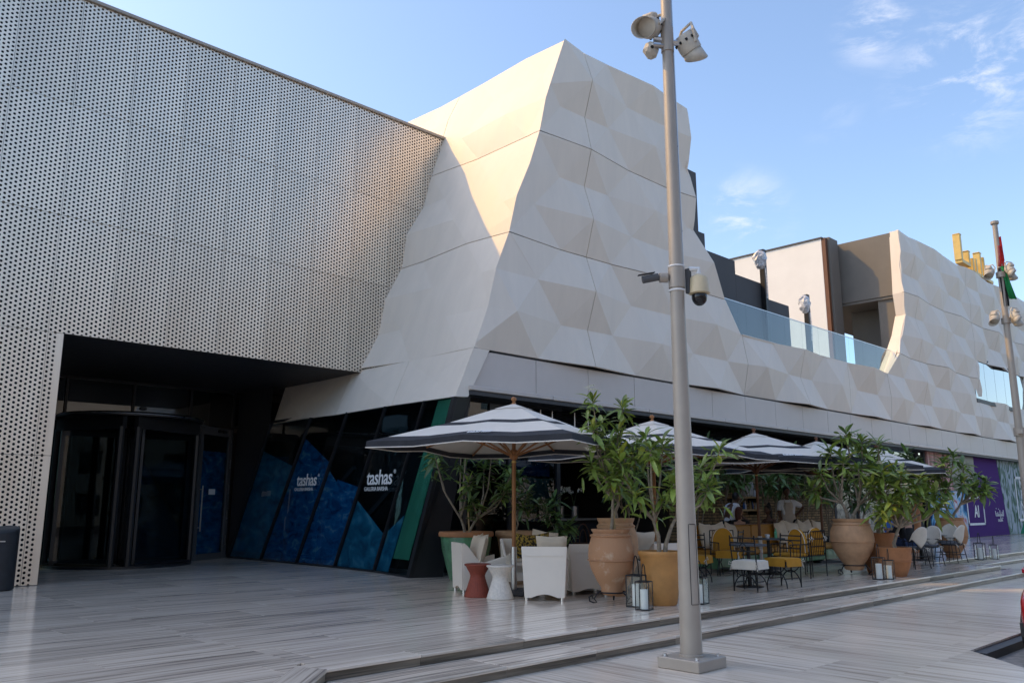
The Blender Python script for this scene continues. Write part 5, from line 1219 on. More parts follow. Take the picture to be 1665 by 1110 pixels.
# condiments, cups, menu: things on the tables
def cup(x, y, z, lab, s=1.): tag(MB().lathe([(.01, 0), (.028, 0), (.045, .05), (.047, .075), (.042, .075), (.03, .015), (.01, .012)], 16).obj('cup', LETW, loc=(x, y, z)), lab, 'cup', 'cups and pots on tables')
cup(16.5, 9.2, ZT + .74, 'small white pot on the round table, left one'); cup(16.65, 9.3, ZT + .74, 'small white pot on the round table, right one'); cup(19.95, 11.55, ZT + .76, 'white cup on the table between the two women')
tag(MB().lathe([(.03, 0), (.03, .12), (.015, .16), (.012, .2), (.005, .2)], 12).obj('bottle', GREENV, loc=(16.75, 9.15, ZT + .74)), 'small green bottle beside the white pots', 'bottle')
tag(MB().cbox((0, 0, .004), (.3, .22, .006)).obj('menu', LETW, loc=(14.1, 13.95, ZT + .77), rz=.5), 'open white menu lying on the black table at the bar', 'menu')
tag(MB().lathe([(.04, 0), (.06, .03), (.03, .1), (.06, .2), (.03, .26), (.01, .27)], 14).obj('table_lamp', TERRA_D, loc=(13.75, 14.25, ZT + .76)), 'small ornament on the black table at the bar', 'ornament')
tag(MB().box((-.16, -.1, 0), (.16, .1, .006)).obj('papers', LETW, loc=(20.35, 11.5, ZT + .761), rz=.3), 'white papers on the pale table between the women', 'papers')
# banquette
BQ = thing('banquette', 'long mustard banquette with panelled back along the middle of the terrace', 'bench', (19.0, 10.75, ZT))
for k in range(5):
    x0 = -3.0 + k * 1.2
    MB().cbox((x0 + .6, .0, .66), (1.19, .12, .62), .03).obj('back_panel', MUST_D, BQ); MB().cbox((x0 + .6, -.36, .40), (1.19, .62, .13), .035).obj('seat_cushion', MUST_D, BQ)
MB().box((-2.98, -.62, .08), (2.98, .02, .32)).obj('plinth', GREENG, BQ); MB().box((-3.0, -.03, .972), (3.0, .07, .99)).obj('top_rail', WOOD_D, BQ)
for k, (x, dz, rz, ro, lab) in enumerate(((16.3, 0, 8, 5, 'beige cushion at the left end of the banquette'), (16.85, 0, -6, -10, 'tall beige cushion on the banquette, second from its left end'), (17.3, 0, 10, 12, 'beige cushion on the banquette leaning right'), (19.7, 0, 4, -8, 'beige cushion on the banquette below the woman in the black top'), (20.1, 0, -10, 10, 'large beige cushion on the banquette left of the standing waiter'),
        (20.75, 0, 6, 18, 'beige cushion on the banquette just below the waiter apron'), (21.05, 0, -8, -12, 'beige cushion on the banquette right of the waiter apron'), (21.6, 0, 5, 8, 'beige cushion at the right end of the banquette'))):
    put_pillow(PILW, x, 10.52, ZT + .47 + dz, rz, -12, ro, lab, G_C).scale = (1.15, 1.15, 1.15)
# shelves on the stone wall
for z, lab in ((1.84, 'upper oak wall shelf carrying the grey jar'), (1.47, 'lower oak wall shelf with bottles and dishes')):
    sh = thing('wall_shelf', lab, 'shelf', (22.9, 13.4, z), group='oak wall shelves')
    MB().box((-.75, -.2, 0), (.55, .2, .05)).obj('board', CANE, sh)
    for x in (-.6, .4): MB().box((x, -.15, -.12), (x + .03, .2, 0)).obj('bracket', BLACKM, sh)
tag(MB().lathe([(.12, 0), (.19, .05), (.23, .3), (.21, .42), (.17, .44), (.17, .5), (.15, .5), (.15, .42)], 24).obj('jar', WHITEW, loc=(22.9, 13.4, 1.892), ), 'large pale grey jar on the upper wall shelf', 'jar')
tag(MB().lathe([(.09, 0), (.06, .08), (.02, .2), (.01, .21)], 16).obj('white_ornament', LETW, loc=(23.3, 13.35, 1.892)), 'small white cone ornament beside the grey jar', 'ornament')
rr = random.Random(5)
for k in range(9): tag(MB().lathe([(.03, 0), (.035, .02), (.035, .12), (.012, .17), (.012, .2 + rr.uniform(0, .06))], 10).obj('bottle', (LETW, CANE, BLACKM, BLUEC)[k % 4], loc=(22.25 + k * .13, 13.35 + rr.uniform(-.08, .08), 1.522)), 'small bottle or dish on the lower wall shelf', 'bottle', 'bottles on the lower wall shelf')
# bar: counter, stems, orchids, bentwood chairs
BR = thing('bar_counter', 'dark bar counter with pale top inside the shopfront', 'counter', (17.2, 16.3, .2))
MB().box((-1.7, -.3, 0), (1.9, .3, 1.02)).obj('body', BARB, BR); MB().box((-1.75, -.36, 1.02), (1.95, .36, 1.07)).obj('top', POLE, BR)
for k in range(5): MB().box((-1.6 + k * .72, -.31, .1), (-1.0 + k * .72, -.3, .92)).obj('front_panel', CHAR, BR)
def orchid(x, y, z, seed, lab):
    rr = random.Random(seed); t = thing('orchid', lab, 'plant', (x, y, z), group='orchids on the bar')
    MB().lathe([(.10, 0), (.12, .02), (.13, .34), (.12, .34), (.1, .04)], 20).obj('metal_vase', STEEL, t, smooth=40)
    for k in range(4):
        a = rr.uniform(0, 6.28); pts = [Vector((0, 0, .3)), Vector((.06 * math.cos(a), .06 * math.sin(a), .6)), Vector((.2 * math.cos(a), .2 * math.sin(a), .85)), Vector((.36 * math.cos(a), .36 * math.sin(a), .8))]
        MB().tube(pts, .005, 5).obj('stem', LEAF_D, t)
        fl = MB()
        for q_ in range(7):
            c_ = pts[2].lerp(pts[3], q_ / 6) if q_ > 2 else pts[1].lerp(pts[2], .5 + q_ / 5)
            c_ = c_ + Vector((rr.uniform(-.04, .04), rr.uniform(-.04, .04), rr.uniform(-.04, .04)))
            for pz in range(5): b_ = pz * 1.256 + rr.random(); fl.add([c_, c_ + Vector((math.cos(b_ - .5) * .03, -.01, math.sin(b_ - .5) * .03)), c_ + Vector((math.cos(b_) * .05, -.015, math.sin(b_) * .05)), c_ + Vector((math.cos(b_ + .5) * .03, -.01, math.sin(b_ + .5) * .03))], [(0, 1, 2, 3)])
        fl.obj('blossoms', FLOWER, t)
orchid(17.55, 16.15, 1.27, 3, 'white orchid in steel vase on the bar, left one'); orchid(18.15, 16.15, 1.27, 8, 'white orchid in steel vase on the bar, right one')
for k in range(8): tag(MB().lathe([(.03, 0), (.004, .01), (.004, .09), (.035, .13), (.03, .2)], 12, cap=False).obj('wine_glass', GLASS_C, loc=(15.75 + k * .12, 16.2 + (k % 2) * .12, 1.27)), 'wine glass standing on the left of the bar', 'glass', 'wine glasses on the bar')
for k in range(8): tag(MB().lathe([(.035, 0), (.036, .2), (.013, .26), (.013, .32)], 12).obj('bottle', (GREENG, BLACKM, TERRA_D)[k % 3], loc=(15.6 + k * .35, 19.6, 1.252)), 'dark bottle on the back bar', 'bottle', 'bottles on the back bar')
for i, (x, y, rz) in enumerate(((17.0, 14.9, 2.6), (17.9, 15.0, 2.9))):
    t = thing('bentwood_chair', ('arched bentwood chair at the bar, left one', 'arched bentwood chair at the bar, right one')[i], 'chair', (x, y, ZT), rz, 'bentwood chairs at the bar')
    MB().tube([(.2 * math.cos(a), .2, .45 + .5 * math.sin(a)) for a in [math.pi * k / 14 for k in range(15)]], .016, 7).obj('back_hoop', WOOD_D, t); MB().tube([(.1 * math.cos(a), .2, .45 + .36 * math.sin(a)) for a in [math.pi * k / 14 for k in range(15)]], .011, 6).obj('inner_hoop', WOOD_D, t)
    MB().lathe([(.01, .43), (.21, .43), (.215, .45), (.2, .465), (.01, .465)], 24).obj('seat', WOOD_D, t)
    for sx in (-1, 1):
        for sy in (-1, 1): MB().tube([(sx * .15, sy * .15, .43), (sx * .2, sy * .2, 0)], .015, 6).obj('leg', WOOD_D, t)
# ------------------------------------------------------------------ people
def skin_mesh(verts, edges, radii, root=0, sub=2):
    me = bpy.data.meshes.new('figure'); me.from_pydata(verts, edges, []); o = bpy.data.objects.new('figure', me); C.objects.link(o)
    o.modifiers.new('skin', 'SKIN'); o.modifiers['skin'].use_smooth_shade = True
    for i, r in enumerate(radii): me.skin_vertices[0].data[i].radius = r if isinstance(r, tuple) else (r, r); me.skin_vertices[0].data[i].use_root = (i == root)
    s_ = o.modifiers.new('sub', 'SUBSURF'); s_.levels = sub; s_.render_levels = sub
    bpy.context.view_layer.update(); m_ = bpy.data.meshes.new_from_object(o.evaluated_get(bpy.context.evaluated_depsgraph_get())); bpy.data.objects.remove(o); bpy.data.meshes.remove(me); m_.materials.clear(); return m_
def person(label, loc, rz, J, skin, top, sleeves, bottom, hair, hair_long=.0, apron=None, s=1.0, look=0., shoe=BLACKC):
    """J: joints in metres, figure faces local -Y, feet on z=0. sleeves: 0 none, 1 short, 2 long"""
    r = thing('person', label, 'person', loc, rz); r.scale = (s, s, s); V = {k: Vector(v) for k, v in J.items()}
    names = ['pelvis', 'waist', 'chest', 'neck', 'head']; vs = [V[n] for n in names]; rad = [(.135, .11), (.12, .095), (.14, .10), .052, .05]; ed = [(0, 1), (1, 2), (2, 3), (3, 4)]
    def chain(start, pts, rs):
        p = start
        for q_, rr_ in zip(pts, rs): vs.append(Vector(q_)); rad.append(rr_); ed.append((p, len(vs) - 1)); p = len(vs) - 1
        return p
    for sd_ in 'LR':
        sx = 1 if sd_ == 'L' else -1
        w_ = chain(2, [V['sh' + sd_], V['el' + sd_], V['wr' + sd_]], (.058, .042, .030))
        h = (V['wr' + sd_] - V['el' + sd_]).normalized(); side = h.cross(Vector((0, -1, .2))).normalized()
        palm = chain(w_, [V['wr' + sd_] + h * .06], ((.038, .02),)); pp = vs[palm]
        curl = h.cross(side).normalized() * .02
        for k, ln in enumerate((.062, .072, .068, .052)):
            b_ = pp + side * (.028 - .018 * k) + h * .015; chain(palm, [b_, b_ + h * ln * .55 + curl * .3, b_ + h * ln + curl], (.0095, .0088, .0075))
        tb = vs[w_] + h * .025 + side * .034; chain(w_, [tb, tb + h * .035 + side * .018, tb + h * .06 + side * .012 + curl], (.011, .010, .008))
        chain(0, [V['hip' + sd_], V['kn' + sd_], V['an' + sd_], V['to' + sd_]], ((.085), .056, .040, .036))
    body = skin_mesh(vs, ed, rad); bm = bmesh.new(); bm.from_mesh(body)
    # head with brow, nose, lips, chin and ears, joined to the body mesh
    hd_ = MB(); c_ = V['head'] + Vector((0, -.012, .085)); hd_.ell((0, 0, 0), (.078, .098, .118), 20, 14)
    for i, v in enumerate(hd_.v):
        if v.z < -.03: v.x *= 1 - .45 * (-v.z - .03) / .09; v.y = v.y * (1 - .2 * (-v.z - .03) / .09) - .012 * (-v.z - .03) / .09
        if v.y < 0 and abs(v.z - .012) < .02 and .012 < abs(v.x) < .05: v.y += .009
    hd_.ell((0, -.098, -.018), (.014, .02, .026), 8, 6).ell((0, -.088, -.058), (.024, .012, .010), 8, 5).ell((.078, .01, -.005), (.012, .02, .032), 8, 6).ell((-.078, .01, -.005), (.012, .02, .032), 8, 6)
    HM = Matrix.Translation(c_) @ Matrix.Rotation(look, 4, 'Z'); hd_.xf(HM)
    bvs = [bm.verts.new(v) for v in hd_.v]
    for f in hd_.f:
        try: bm.faces.new([bvs[i] for i in f]).smooth = True
        except ValueError: pass
    bm.to_mesh(body); bm.free(); body.materials.append(skin); link('body', body, r)
    for sx in (-1, 1): MB().ell((0, 0, 0), (.011, .006, .007), 8, 6).xf(HM @ Matrix.Translation((sx * .03, -.089, .012))).obj('eye', HAIR, r, smooth=60)
    hm = MB(); hm.ell((0, .018, .028), (.088, .100, .108), 18, 12)
    hm.v = [Vector((v.x, v.y, max(v.z, -.05 - hair_long) if v.y > -.02 else max(v.z, .045))) for v in hm.v]
    if hair_long: hm.ell((0, .075, -.08), (.085, .055, .13 + hair_long), 14, 8)
    hm.xf(HM).obj('hair', hair, r, smooth=60)
    def garment(name, nodes, edges, rr_, m_): me = skin_mesh([V[n] if isinstance(n, str) else n for n in nodes], edges, rr_); me.materials.append(m_); return link(name, me, r)
    def mid(a, b, t): return V[a].lerp(V[b], t)
    sl = {0: .02, 1: .8, 2: 1.0}[sleeves]
    nodes = ['waist', V['pelvis'] + Vector((0, 0, .01)), 'chest', V['neck'] - Vector((0, 0, .035))]; eds = [(0, 1), (0, 2), (2, 3)]; rs = [(.158, .13), (.165, .138), (.182, .142), .078]
    for sd_ in 'LR':
        i0 = len(nodes); nodes.append(mid('sh' + sd_, 'el' + sd_, .04)); rs.append(.086); eds.append((2, i0))
        if sleeves: nodes.append(mid('sh' + sd_, 'el' + sd_, sl)); rs.append(.070); eds.append((i0, i0 + 1))
        if sleeves == 2: nodes.append(mid('el' + sd_, 'wr' + sd_, .9)); rs.append(.050); eds.append((i0 + 1, i0 + 2))
    garment('top', nodes, eds, rs, top)
    nodes = ['pelvis']; rs = [(.152, .125)]; eds = []
    for sd_ in 'LR':
        i0 = len(nodes); nodes += ['hip' + sd_, 'kn' + sd_, mid('kn' + sd_, 'an' + sd_, .93)]; rs += [.098, .072, .058]; eds += [(0, i0), (i0, i0 + 1), (i0 + 1, i0 + 2)]
    garment('trousers', nodes, eds, rs, bottom)
    for sd_ in 'LR':
        a_, t_ = V['an' + sd_], V['to' + sd_]; d_ = (t_ - a_); d_.z = 0; d_.normalize(); o_ = a_ + d_ * .07
        MB().ell((0, 0, 0), (.046, .125, .042), 12, 8).xf(Matrix.Translation((o_.x, o_.y, max(.045, min(a_.z, t_.z) + .005))) @ Matrix.Rotation(math.atan2(d_.x, -d_.y), 4, 'Z')).obj('shoe', shoe, r, smooth=60)
    if apron:
        mb = MB(); rows = [(V['chest'] + Vector((0, -.128, .06)), .10), (V['waist'] + Vector((0, -.125, .02)), .15), (V['pelvis'] + Vector((0, -.135, 0)), .18), (V['pelvis'] + Vector((0, -.15, -.32)), .2)]
        for c2, hw in rows: mb.v += [c2 + Vector((-hw, .05 if hw > .12 else .02, 0)), c2 + Vector((-hw * .4, 0, 0)), c2 + Vector((hw * .4, 0, 0)), c2 + Vector((hw, .05 if hw > .12 else .02, 0))]
        for i in range(3):
            for j in range(3): mb.f.append((i * 4 + j, i * 4 + j + 1, i * 4 + j + 5, i * 4 + j + 4))
        o = mb.obj('apron', apron, r, smooth=60); o.modifiers.new('thickness', 'SOLIDIFY').thickness = .008
        for sx in (-1, 1): MB().tube([rows[0][0] + Vector((sx * .08, .01, 0)), V['neck'] + Vector((sx * .07, -.05, -.02)), V['neck'] + Vector((sx * .06, .05, 0))], .008, 5).obj('apron_strap', apron, r)
    return r
STAND = dict(pelvis=(0, 0, .98), waist=(0, .01, 1.14), chest=(0, .0, 1.36), neck=(0, .01, 1.52), head=(0, -.005, 1.60), shL=(.17, .0, 1.42), elL=(.24, .03, 1.14), wrL=(.25, -.08, .92), shR=(-.17, .0, 1.42), elR=(-.24, .03, 1.14), wrR=(-.25, -.08, .92),
             hipL=(.09, 0, .92), knL=(.10, -.02, .50), anL=(.11, .02, .09), toL=(.12, -.12, .035), hipR=(-.09, 0, .92), knR=(-.10, -.02, .50), anR=(-.11, .02, .09), toR=(-.12, -.12, .035))
SIT = dict(pelvis=(0, .05, .56), waist=(0, .07, .72), chest=(0, .03, .94), neck=(0, .01, 1.10), head=(0, -.02, 1.18), shL=(.17, .03, 1.00), elL=(.23, -.08, .76), wrL=(.14, -.32, .78), shR=(-.17, .03, 1.00), elR=(-.23, -.08, .76), wrR=(-.14, -.32, .78),
           hipL=(.09, .02, .54), knL=(.12, -.40, .53), anL=(.12, -.38, .10), toL=(.13, -.52, .035), hipR=(-.09, .02, .54), knR=(-.12, -.40, .53), anR=(-.12, -.38, .10), toR=(-.13, -.52, .035))
j = dict(STAND); j.update(elL=(.43, .06, 1.30), wrL=(.24, .10, 1.10), elR=(-.22, -.02, 1.14), wrR=(-.2, -.15, .98))
person('standing waiter in white shirt and beige apron, one hand on the hip', (21.5, 11.35, ZT), face(-.75, -.66), j, SKIN_D, SHIRTW, 1, BLACKC, HAIR, 0, APRON, 1.06)
j = dict(STAND); j.update(chest=(0, -.12, 1.30), neck=(0, -.2, 1.43), head=(0, -.26, 1.49), shL=(.17, -.13, 1.36), shR=(-.17, -.13, 1.36), elL=(.22, -.2, 1.10), wrL=(.16, -.42, 1.02), elR=(-.22, -.2, 1.10), wrR=(-.16, -.45, 1.0))
person('waiter in white shirt bending over the table, seen from the side', (19.75, 12.1, ZT), face(.95, -.3), j, SKIN_D, SHIRTW, 1, BLACKC, HAIR, 0, APRON, 1.04)
person('seated woman with auburn hair in black, her back to the camera', (19.35, 11.55, ZT), face(.85, .45), SIT, SKIN_L, BLACKC, 2, BLACKC, HAIRR, .08, look=-.5)
person('seated woman in black sleeveless top with long dark hair, facing left', (21.0, 11.65, ZT), face(-.95, .1), SIT, SKIN_D, BLACKC, 0, BLACKC, HAIR, .16, s=1.03)
person('seated man in bright blue shirt half hidden by the flowering tree', (23.0, 9.35, ZT), face(-.6, -.8), SIT, SKIN_L, BLUEC, 1, JEANS, HAIR, 0, s=1.05)
j = dict(SIT); j.update(knL=(.14, -.42, .56), anL=(.02, -.55, .3), toL=(.0, -.66, .22))
person('person in black jumper and jeans seated with back to the camera', (20.75, 8.0, ZT), face(.35, .94), j, SKIN_L, BLACKC, 2, JEANS, HAIR, 0, s=1.03, shoe=SHIRTW)
for (x, y, rz, lab) in ((19.35, 11.55, face(.85, .45), 'low stool under the auburn haired woman'), (21.0, 11.65, face(-.95, .1), 'low stool under the woman in the sleeveless top'), (23.0, 9.35, face(-.6, -.8), 'low stool under the man in blue')):
    t = thing('seat_stool', lab, 'stool', (x, y, ZT), rz, 'plain stools under seated guests'); MB().cbox((0, .02, .43), (.38, .38, .05), .015).obj('seat', WOOD_D, t)
    for sx in (-1, 1):
        for sy in (-1, 1): MB().cyl((sx * .16, .02 + sy * .16, 0), (sx * .14, .02 + sy * .14, .41), .015, n=8).obj('leg', WOOD_D, t)
# ------------------------------------------------------------------ lamp posts
def floodlight_into(parent, M, slots=True):
    """round spotlight with long angled hood; beam along local -Z... M places the yoke end at the pole"""
    h = MB().lathe([(.02, .17), (.09, .16), (.125, .10), (.13, .0), (.125, -.06), (.10, -.07)], 24).xf(M).obj('spotlight', LAMPW, parent, smooth=40)
    hood = MB(); n = 24
    for k in range(n):
        a = 2 * math.pi * k / n; d = -.16 - .07 * math.cos(a); hood.v += [Vector((.115 * math.cos(a), .115 * math.sin(a), -.05)), Vector((.125 * math.cos(a), .125 * math.sin(a), d))]
    hood.f = [(k * 2, (k + 1) % n * 2, (k + 1) % n * 2 + 1, k * 2 + 1) for k in range(n)]
    o = hood.xf(M).obj('hood', LAMPW, h, smooth=50); o.modifiers.new('t', 'SOLIDIFY').thickness = .006
    MB().lathe([(.01, -.055), (.10, -.055), (.10, -.06), (.01, -.06)], 20).xf(M).obj('lens', LENS, h)
    for k in range(10 if slots else 0):
        a = 2 * math.pi * k / 10; MB().cbox((.128 * math.cos(a), .128 * math.sin(a), .08), (.02, .02, .03)).xf(M).obj('cooling_slot', BLACKM, h)
    MB().cbox((0, .10, .10), (.16, .13, .14), .02).xf(M).obj('gear_box', LAMPW, h)
    MB().tube([(-.135, 0, .0), (-.15, .05, .14), (-.10, .12, .22), (.10, .12, .22), (.15, .05, .14), (.135, 0, .0)], .018, 6).xf(M).obj('yoke', LAMPW, h)
def aim(p, d):
    d = Vector(d).normalized(); z = -d; x = Vector((0, 0, 1)).cross(z).normalized(); y = z.cross(x); M = Matrix((x, y, z)).transposed().to_4x4(); M.translation = p; return M
LP = thing('lamp_post', 'tall grey lamp post with spotlights and security cameras on a square base', 'lamp post', (7.52, 5.12, 0))
ang = math.radians(0)
MB().cbox((0, 0, .055), (.50, .50, .11), .008).obj('base', POLE, LP)
MB().tube([(0, 0, .11), (0, 0, 2), (0, 0, 4), (0, 0, 7.3), (0, 0, 11)], [.113, .094, .077, .06, .046], 28).obj('shaft', POLE, LP, smooth=40)
MB().lathe([(.128, .11), (.128, .13), (.118, .135)], 28, cap=False).obj('collar', POLE, LP)
hx = Vector((-.55, -.83, 0)).normalized()
# access door, a thin raised plate on the camera side
mb = MB(); sdv = Vector((hx.y, -hx.x, 0))
n = 6
for z in (.62, 1.42):
    for k in range(n + 1):
        a = lerp(-.95, -.1, k / n) + math.atan2(hx.y, hx.x) + .75; rr_ = .109 if z < 1 else .1015; mb.v.append(Vector((rr_ * math.cos(a), rr_ * math.sin(a), z)))
mb.f = [(k, k + 1, n + 2 + k, n + 1 + k) for k in range(n)]
o = mb.obj('access_door', POLE, LP); o.modifiers.new('t', 'SOLIDIFY').thickness = .006
P = [mb.v[k] for k in range(n + 1)] + [mb.v[n + 1 + k] for k in range(n, -1, -1)]; MB().tube([p * 1.0 + Vector((p.x, p.y, 0)) * .02 for p in P] + [P[0] + Vector((P[0].x, P[0].y, 0)) * .02], .0035, 4).obj('door_gap', BLACKM, LP)
MB().tube([Vector((.056, -.06, 4.2)), Vector((.05, -.052, 6.6)), Vector((.04, -.042, 11))], .008, 5).obj('cable', STEEL, LP)
for sx in (-1, 1):
    for sy in (-1, 1): MB().cyl((sx * .19, sy * .19, .11), (sx * .19, sy * .19, .135), .018, n=6).cyl((sx * .19, sy * .19, .11), (sx * .19, sy * .19, .115), .032, n=12).obj('anchor_bolt', STEEL, LP)
# spotlight bracket
MB().cyl((0, 0, 6.83), (0, 0, 7.14), .074, n=24).obj('bracket_sleeve', POLE, LP, smooth=40)
Lf = -rt; 
br = MB().tube([(0, 0, 6.98), Lf * .16 + Vector((0, 0, 7.0))], .035, 8).tube([(0, 0, 6.95), rt * .16 + Vector((0, 0, 6.95))], .035, 8).tube([(0, 0, 6.9), Lf * .2 - hd * .1 + Vector((0, 0, 6.86))], .03, 8).obj('bracket_arm', STEEL, LP)
floodlight_into(LP, aim(Lf * .22 - hd * .05 + Vector((0, 0, 7.12)), Lf * .55 - hd * .75 + Vector((0, 0, -.45))))
floodlight_into(LP, aim(rt * .27 + hd * .05 + Vector((0, 0, 6.93)), rt * .5 + hd * .2 + Vector((0, 0, -.75))))
gb_ = MB().cbox((0, 0, 0), (.17, .13, .16), .03).xf(Matrix.Translation(Lf * .2 - hd * .02 + Vector((0, 0, 6.84))) @ Matrix.Rotation(.5, 4, 'Y')).obj('ballast_box', LAMPW, LP); MB().cyl(Lf * .2 - hd * .1 + Vector((0, 0, 6.84)), Lf * .2 - hd * .12 + Vector((0, 0, 6.83)), .02, n=10).obj('plug', BLACKM, gb_)
# camera collar, bullet camera and dome camera
MB().cyl((0, 0, 3.97), (0, 0, 4.2), .09, n=24).obj('camera_collar', POLE, LP, smooth=40)
for z in (3.94, 4.215): MB().tube(arc(.084, 0, 360, z, 28), .011, 6).obj('band', LETW, LP)
bul = MB().cyl(Lf * .1 + Vector((0, 0, 4.09)), Lf * .19 + Vector((0, 0, 4.09)), .055, n=16).cyl(Lf * .19 + Vector((0, 0, 4.09)), Lf * .22 + Vector((0, 0, 4.1)), .025, n=10).obj('camera_mount', POLE, LP, smooth=40)
MB().cyl(Lf * .20 + Vector((0, 0, 4.10)), Lf * .38 + Vector((0, 0, 4.065)), .042, n=16).add([Lf * .24 + Vector((0, 0, 4.15)) - hd * .04, Lf * .24 + Vector((0, 0, 4.15)) + hd * .04, Lf * .43 + Vector((0, 0, 4.115)) + hd * .045, Lf * .43 + Vector((0, 0, 4.115)) - hd * .045], [(0, 1, 2, 3)]).obj('bullet_camera', GREYW, bul, smooth=40)
MB().cbox(rt * .13 + Vector((0, 0, 4.05)), (.05, .05, .28)).obj('side_plate', GREYW, LP)
dc = rt * .245
dm = MB().lathe([(.03, .20), (.05, .19), (.09, .165), (.10, .15), (.115, .0), (.118, -.02), (.095, -.03)], 24, dc + Vector((0, 0, 3.93))).obj('dome_camera', YELLOWED, LP, smooth=40)
MB().ell(dc + Vector((0, 0, 3.87)), (.086, .086, .10), 20, 12).obj('smoked_dome', DOMEB, dm, smooth=60)
MB().tube([dc + Vector((0, 0, 4.1)), dc + Vector((0, 0, 4.19)), rt * .14 + Vector((0, 0, 4.19))], .03, 8).obj('arm', LETW, dm)
# far post with a furled flag
FP = thing('lamp_post', 'slim grey lamp post at the right edge with spotlights and a furled flag', 'lamp post', (23.25, 6.0, 0))
MB().cbox((0, 0, .055), (.5, .5, .11), .008).obj('base', POLE, FP); MB().cyl((0, 0, .11), (0, 0, 8.75),   .105, .062, n=20).obj('shaft', POLE, FP, smooth=40); MB().lathe([(.085, 8.75), (.1, 8.77), (.1, 8.83), (.02, 8.86)], 16).obj('cap', POLE, FP)
MB().cyl((0, 0, 3.3), (0, 0, 3.5), .125, n=20).cbox((-.14, -.05, 3.4), (.12, .1, .1)).obj('collar', POLE, FP)
for z, w_ in ((7.45, 1.1), (6.25, 1.15)):
    MB().cyl((0, 0, z - .12), (0, 0, z + .02), .11, n=18).obj('bracket_sleeve', POLE, FP)
    floodlight_into(FP, Matrix.Translation(Lf * .28 + Vector((0, 0, z))) @ Matrix.Scale(.85, 4) @ aim((0, 0, 0), Lf * .5 - hd * .35 + Vector((0, 0, -.75))), False); floodlight_into(FP, Matrix.Translation(rt * .12 - hd * .22 + Vector((0, 0, z + .02))) @ Matrix.Scale(.85, 4) @ aim((0, 0, 0), -hd * .5 + rt * .15 + Vector((0, 0, -.8))), False); floodlight_into(FP, Matrix.Translation(rt * .3 + hd * .1 + Vector((0, 0, z))) @ Matrix.Scale(.85, 4) @ aim((0, 0, 0), rt * .5 + Vector((0, 0, -.8))), False)
FLG = {k: mat('flag_' + k, c, .85, var=.1) for k, c in (('red', (.55, .02, .02)), ('green', (.01, .22, .06)), ('white', (.7, .7, .7)), ('black', (.012, .012, .012)))}
fl = thing('flag', 'furled red, white, green and black flag hanging on the far lamp post', 'flag', (23.25, 6.0, 7.0)); fl.scale = (.6, .6, .72)
def cloth(pts, w0, w1, m_, seed, name):
    rr = random.Random(seed); mb = MB(); n = len(pts); cols = 6
    for i, p in enumerate(pts):
        for k in range(cols + 1): u = (k / cols - .5) * lerp(w0, w1, i / (n - 1)); mb.v.append(Vector(p) + rt * u - hd * (.1 + .04 * math.sin(k * 2.1 + i * .8 + seed)))
    for i in range(n - 1):
        for k in range(cols): a = i * (cols + 1) + k; mb.f.append((a, a + 1, a + cols + 2, a + cols + 1))
    o = mb.obj(name, m_, fl, smooth=60); o.modifiers.new('t', 'SOLIDIFY').thickness = .012
cloth([Lf * -.02 + Vector((0, 0, z)) for z in (1.62, 1.35, 1.1, .85)], .16, .28, FLG['red'], 1, 'red_band'); cloth([rt * .1 + Vector((0, 0, z)) for z in (1.95, 1.6, 1.3, 1.05)], .05, .16, FLG['red'], 2, 'red_band')
cloth([rt * .14 + Vector((0, 0, z)) for z in (1.0, .8, .6)], .1, .3, FLG['white'], 3, 'white_band'); cloth([rt * (.02 + .22 * (1 - z)) - hd * .04 + Vector((0, 0, z)) for z in (.85, .5, .1, -.35)], .18, .32, FLG['green'], 4, 'green_band'); cloth([rt * .02 + Vector((0, 0, z)) for z in (.8, .4, 0, -.45, -.6)], .3, .22, FLG['black'], 5, 'black_band')
# ------------------------------------------------------------------ litter bin
BN = thing('litter_bin', 'charcoal cylindrical litter bin with slanted top at the left edge', 'bin', (3.92, 16.65, ZT)); BN.scale = (.86, .86, 1)
mb = MB(); n = 32
for k in range(n):
    a = 2 * math.pi * k / n; c_, s_ = math.cos(a), math.sin(a); top = 1.0 + .05 * c_ * .7 - .06 * s_ * -.7
    mb.v += [Vector((.31 * c_, .31 * s_, .02)), Vector((.31 * c_, .31 * s_, top)), Vector((.285 * c_, .285 * s_, top + .02))]
for k in range(n): q_ = (k + 1) % n; mb.f += [(k * 3, q_ * 3, q_ * 3 + 1, k * 3 + 1), (k * 3 + 1, q_ * 3 + 1, q_ * 3 + 2, k * 3 + 2)]
mb.f += [tuple(k * 3 + 2 for k in range(n))]
mb.obj('body', BINM, BN, smooth=35); MB().tube(arc(.311, 0, 360, .78, 32), .004, 4).obj('lid_seam', BLACKM, BN); MB().cbox((.02, -.311, .82), (.09, .01, .018)).xf(Matrix.Rotation(math.radians(-12), 4, 'Z')).obj('maker_plate', STEEL, BN)
MB().lathe([(.28, 0), (.28, .03)], 24).obj('foot', BLACKM, BN)
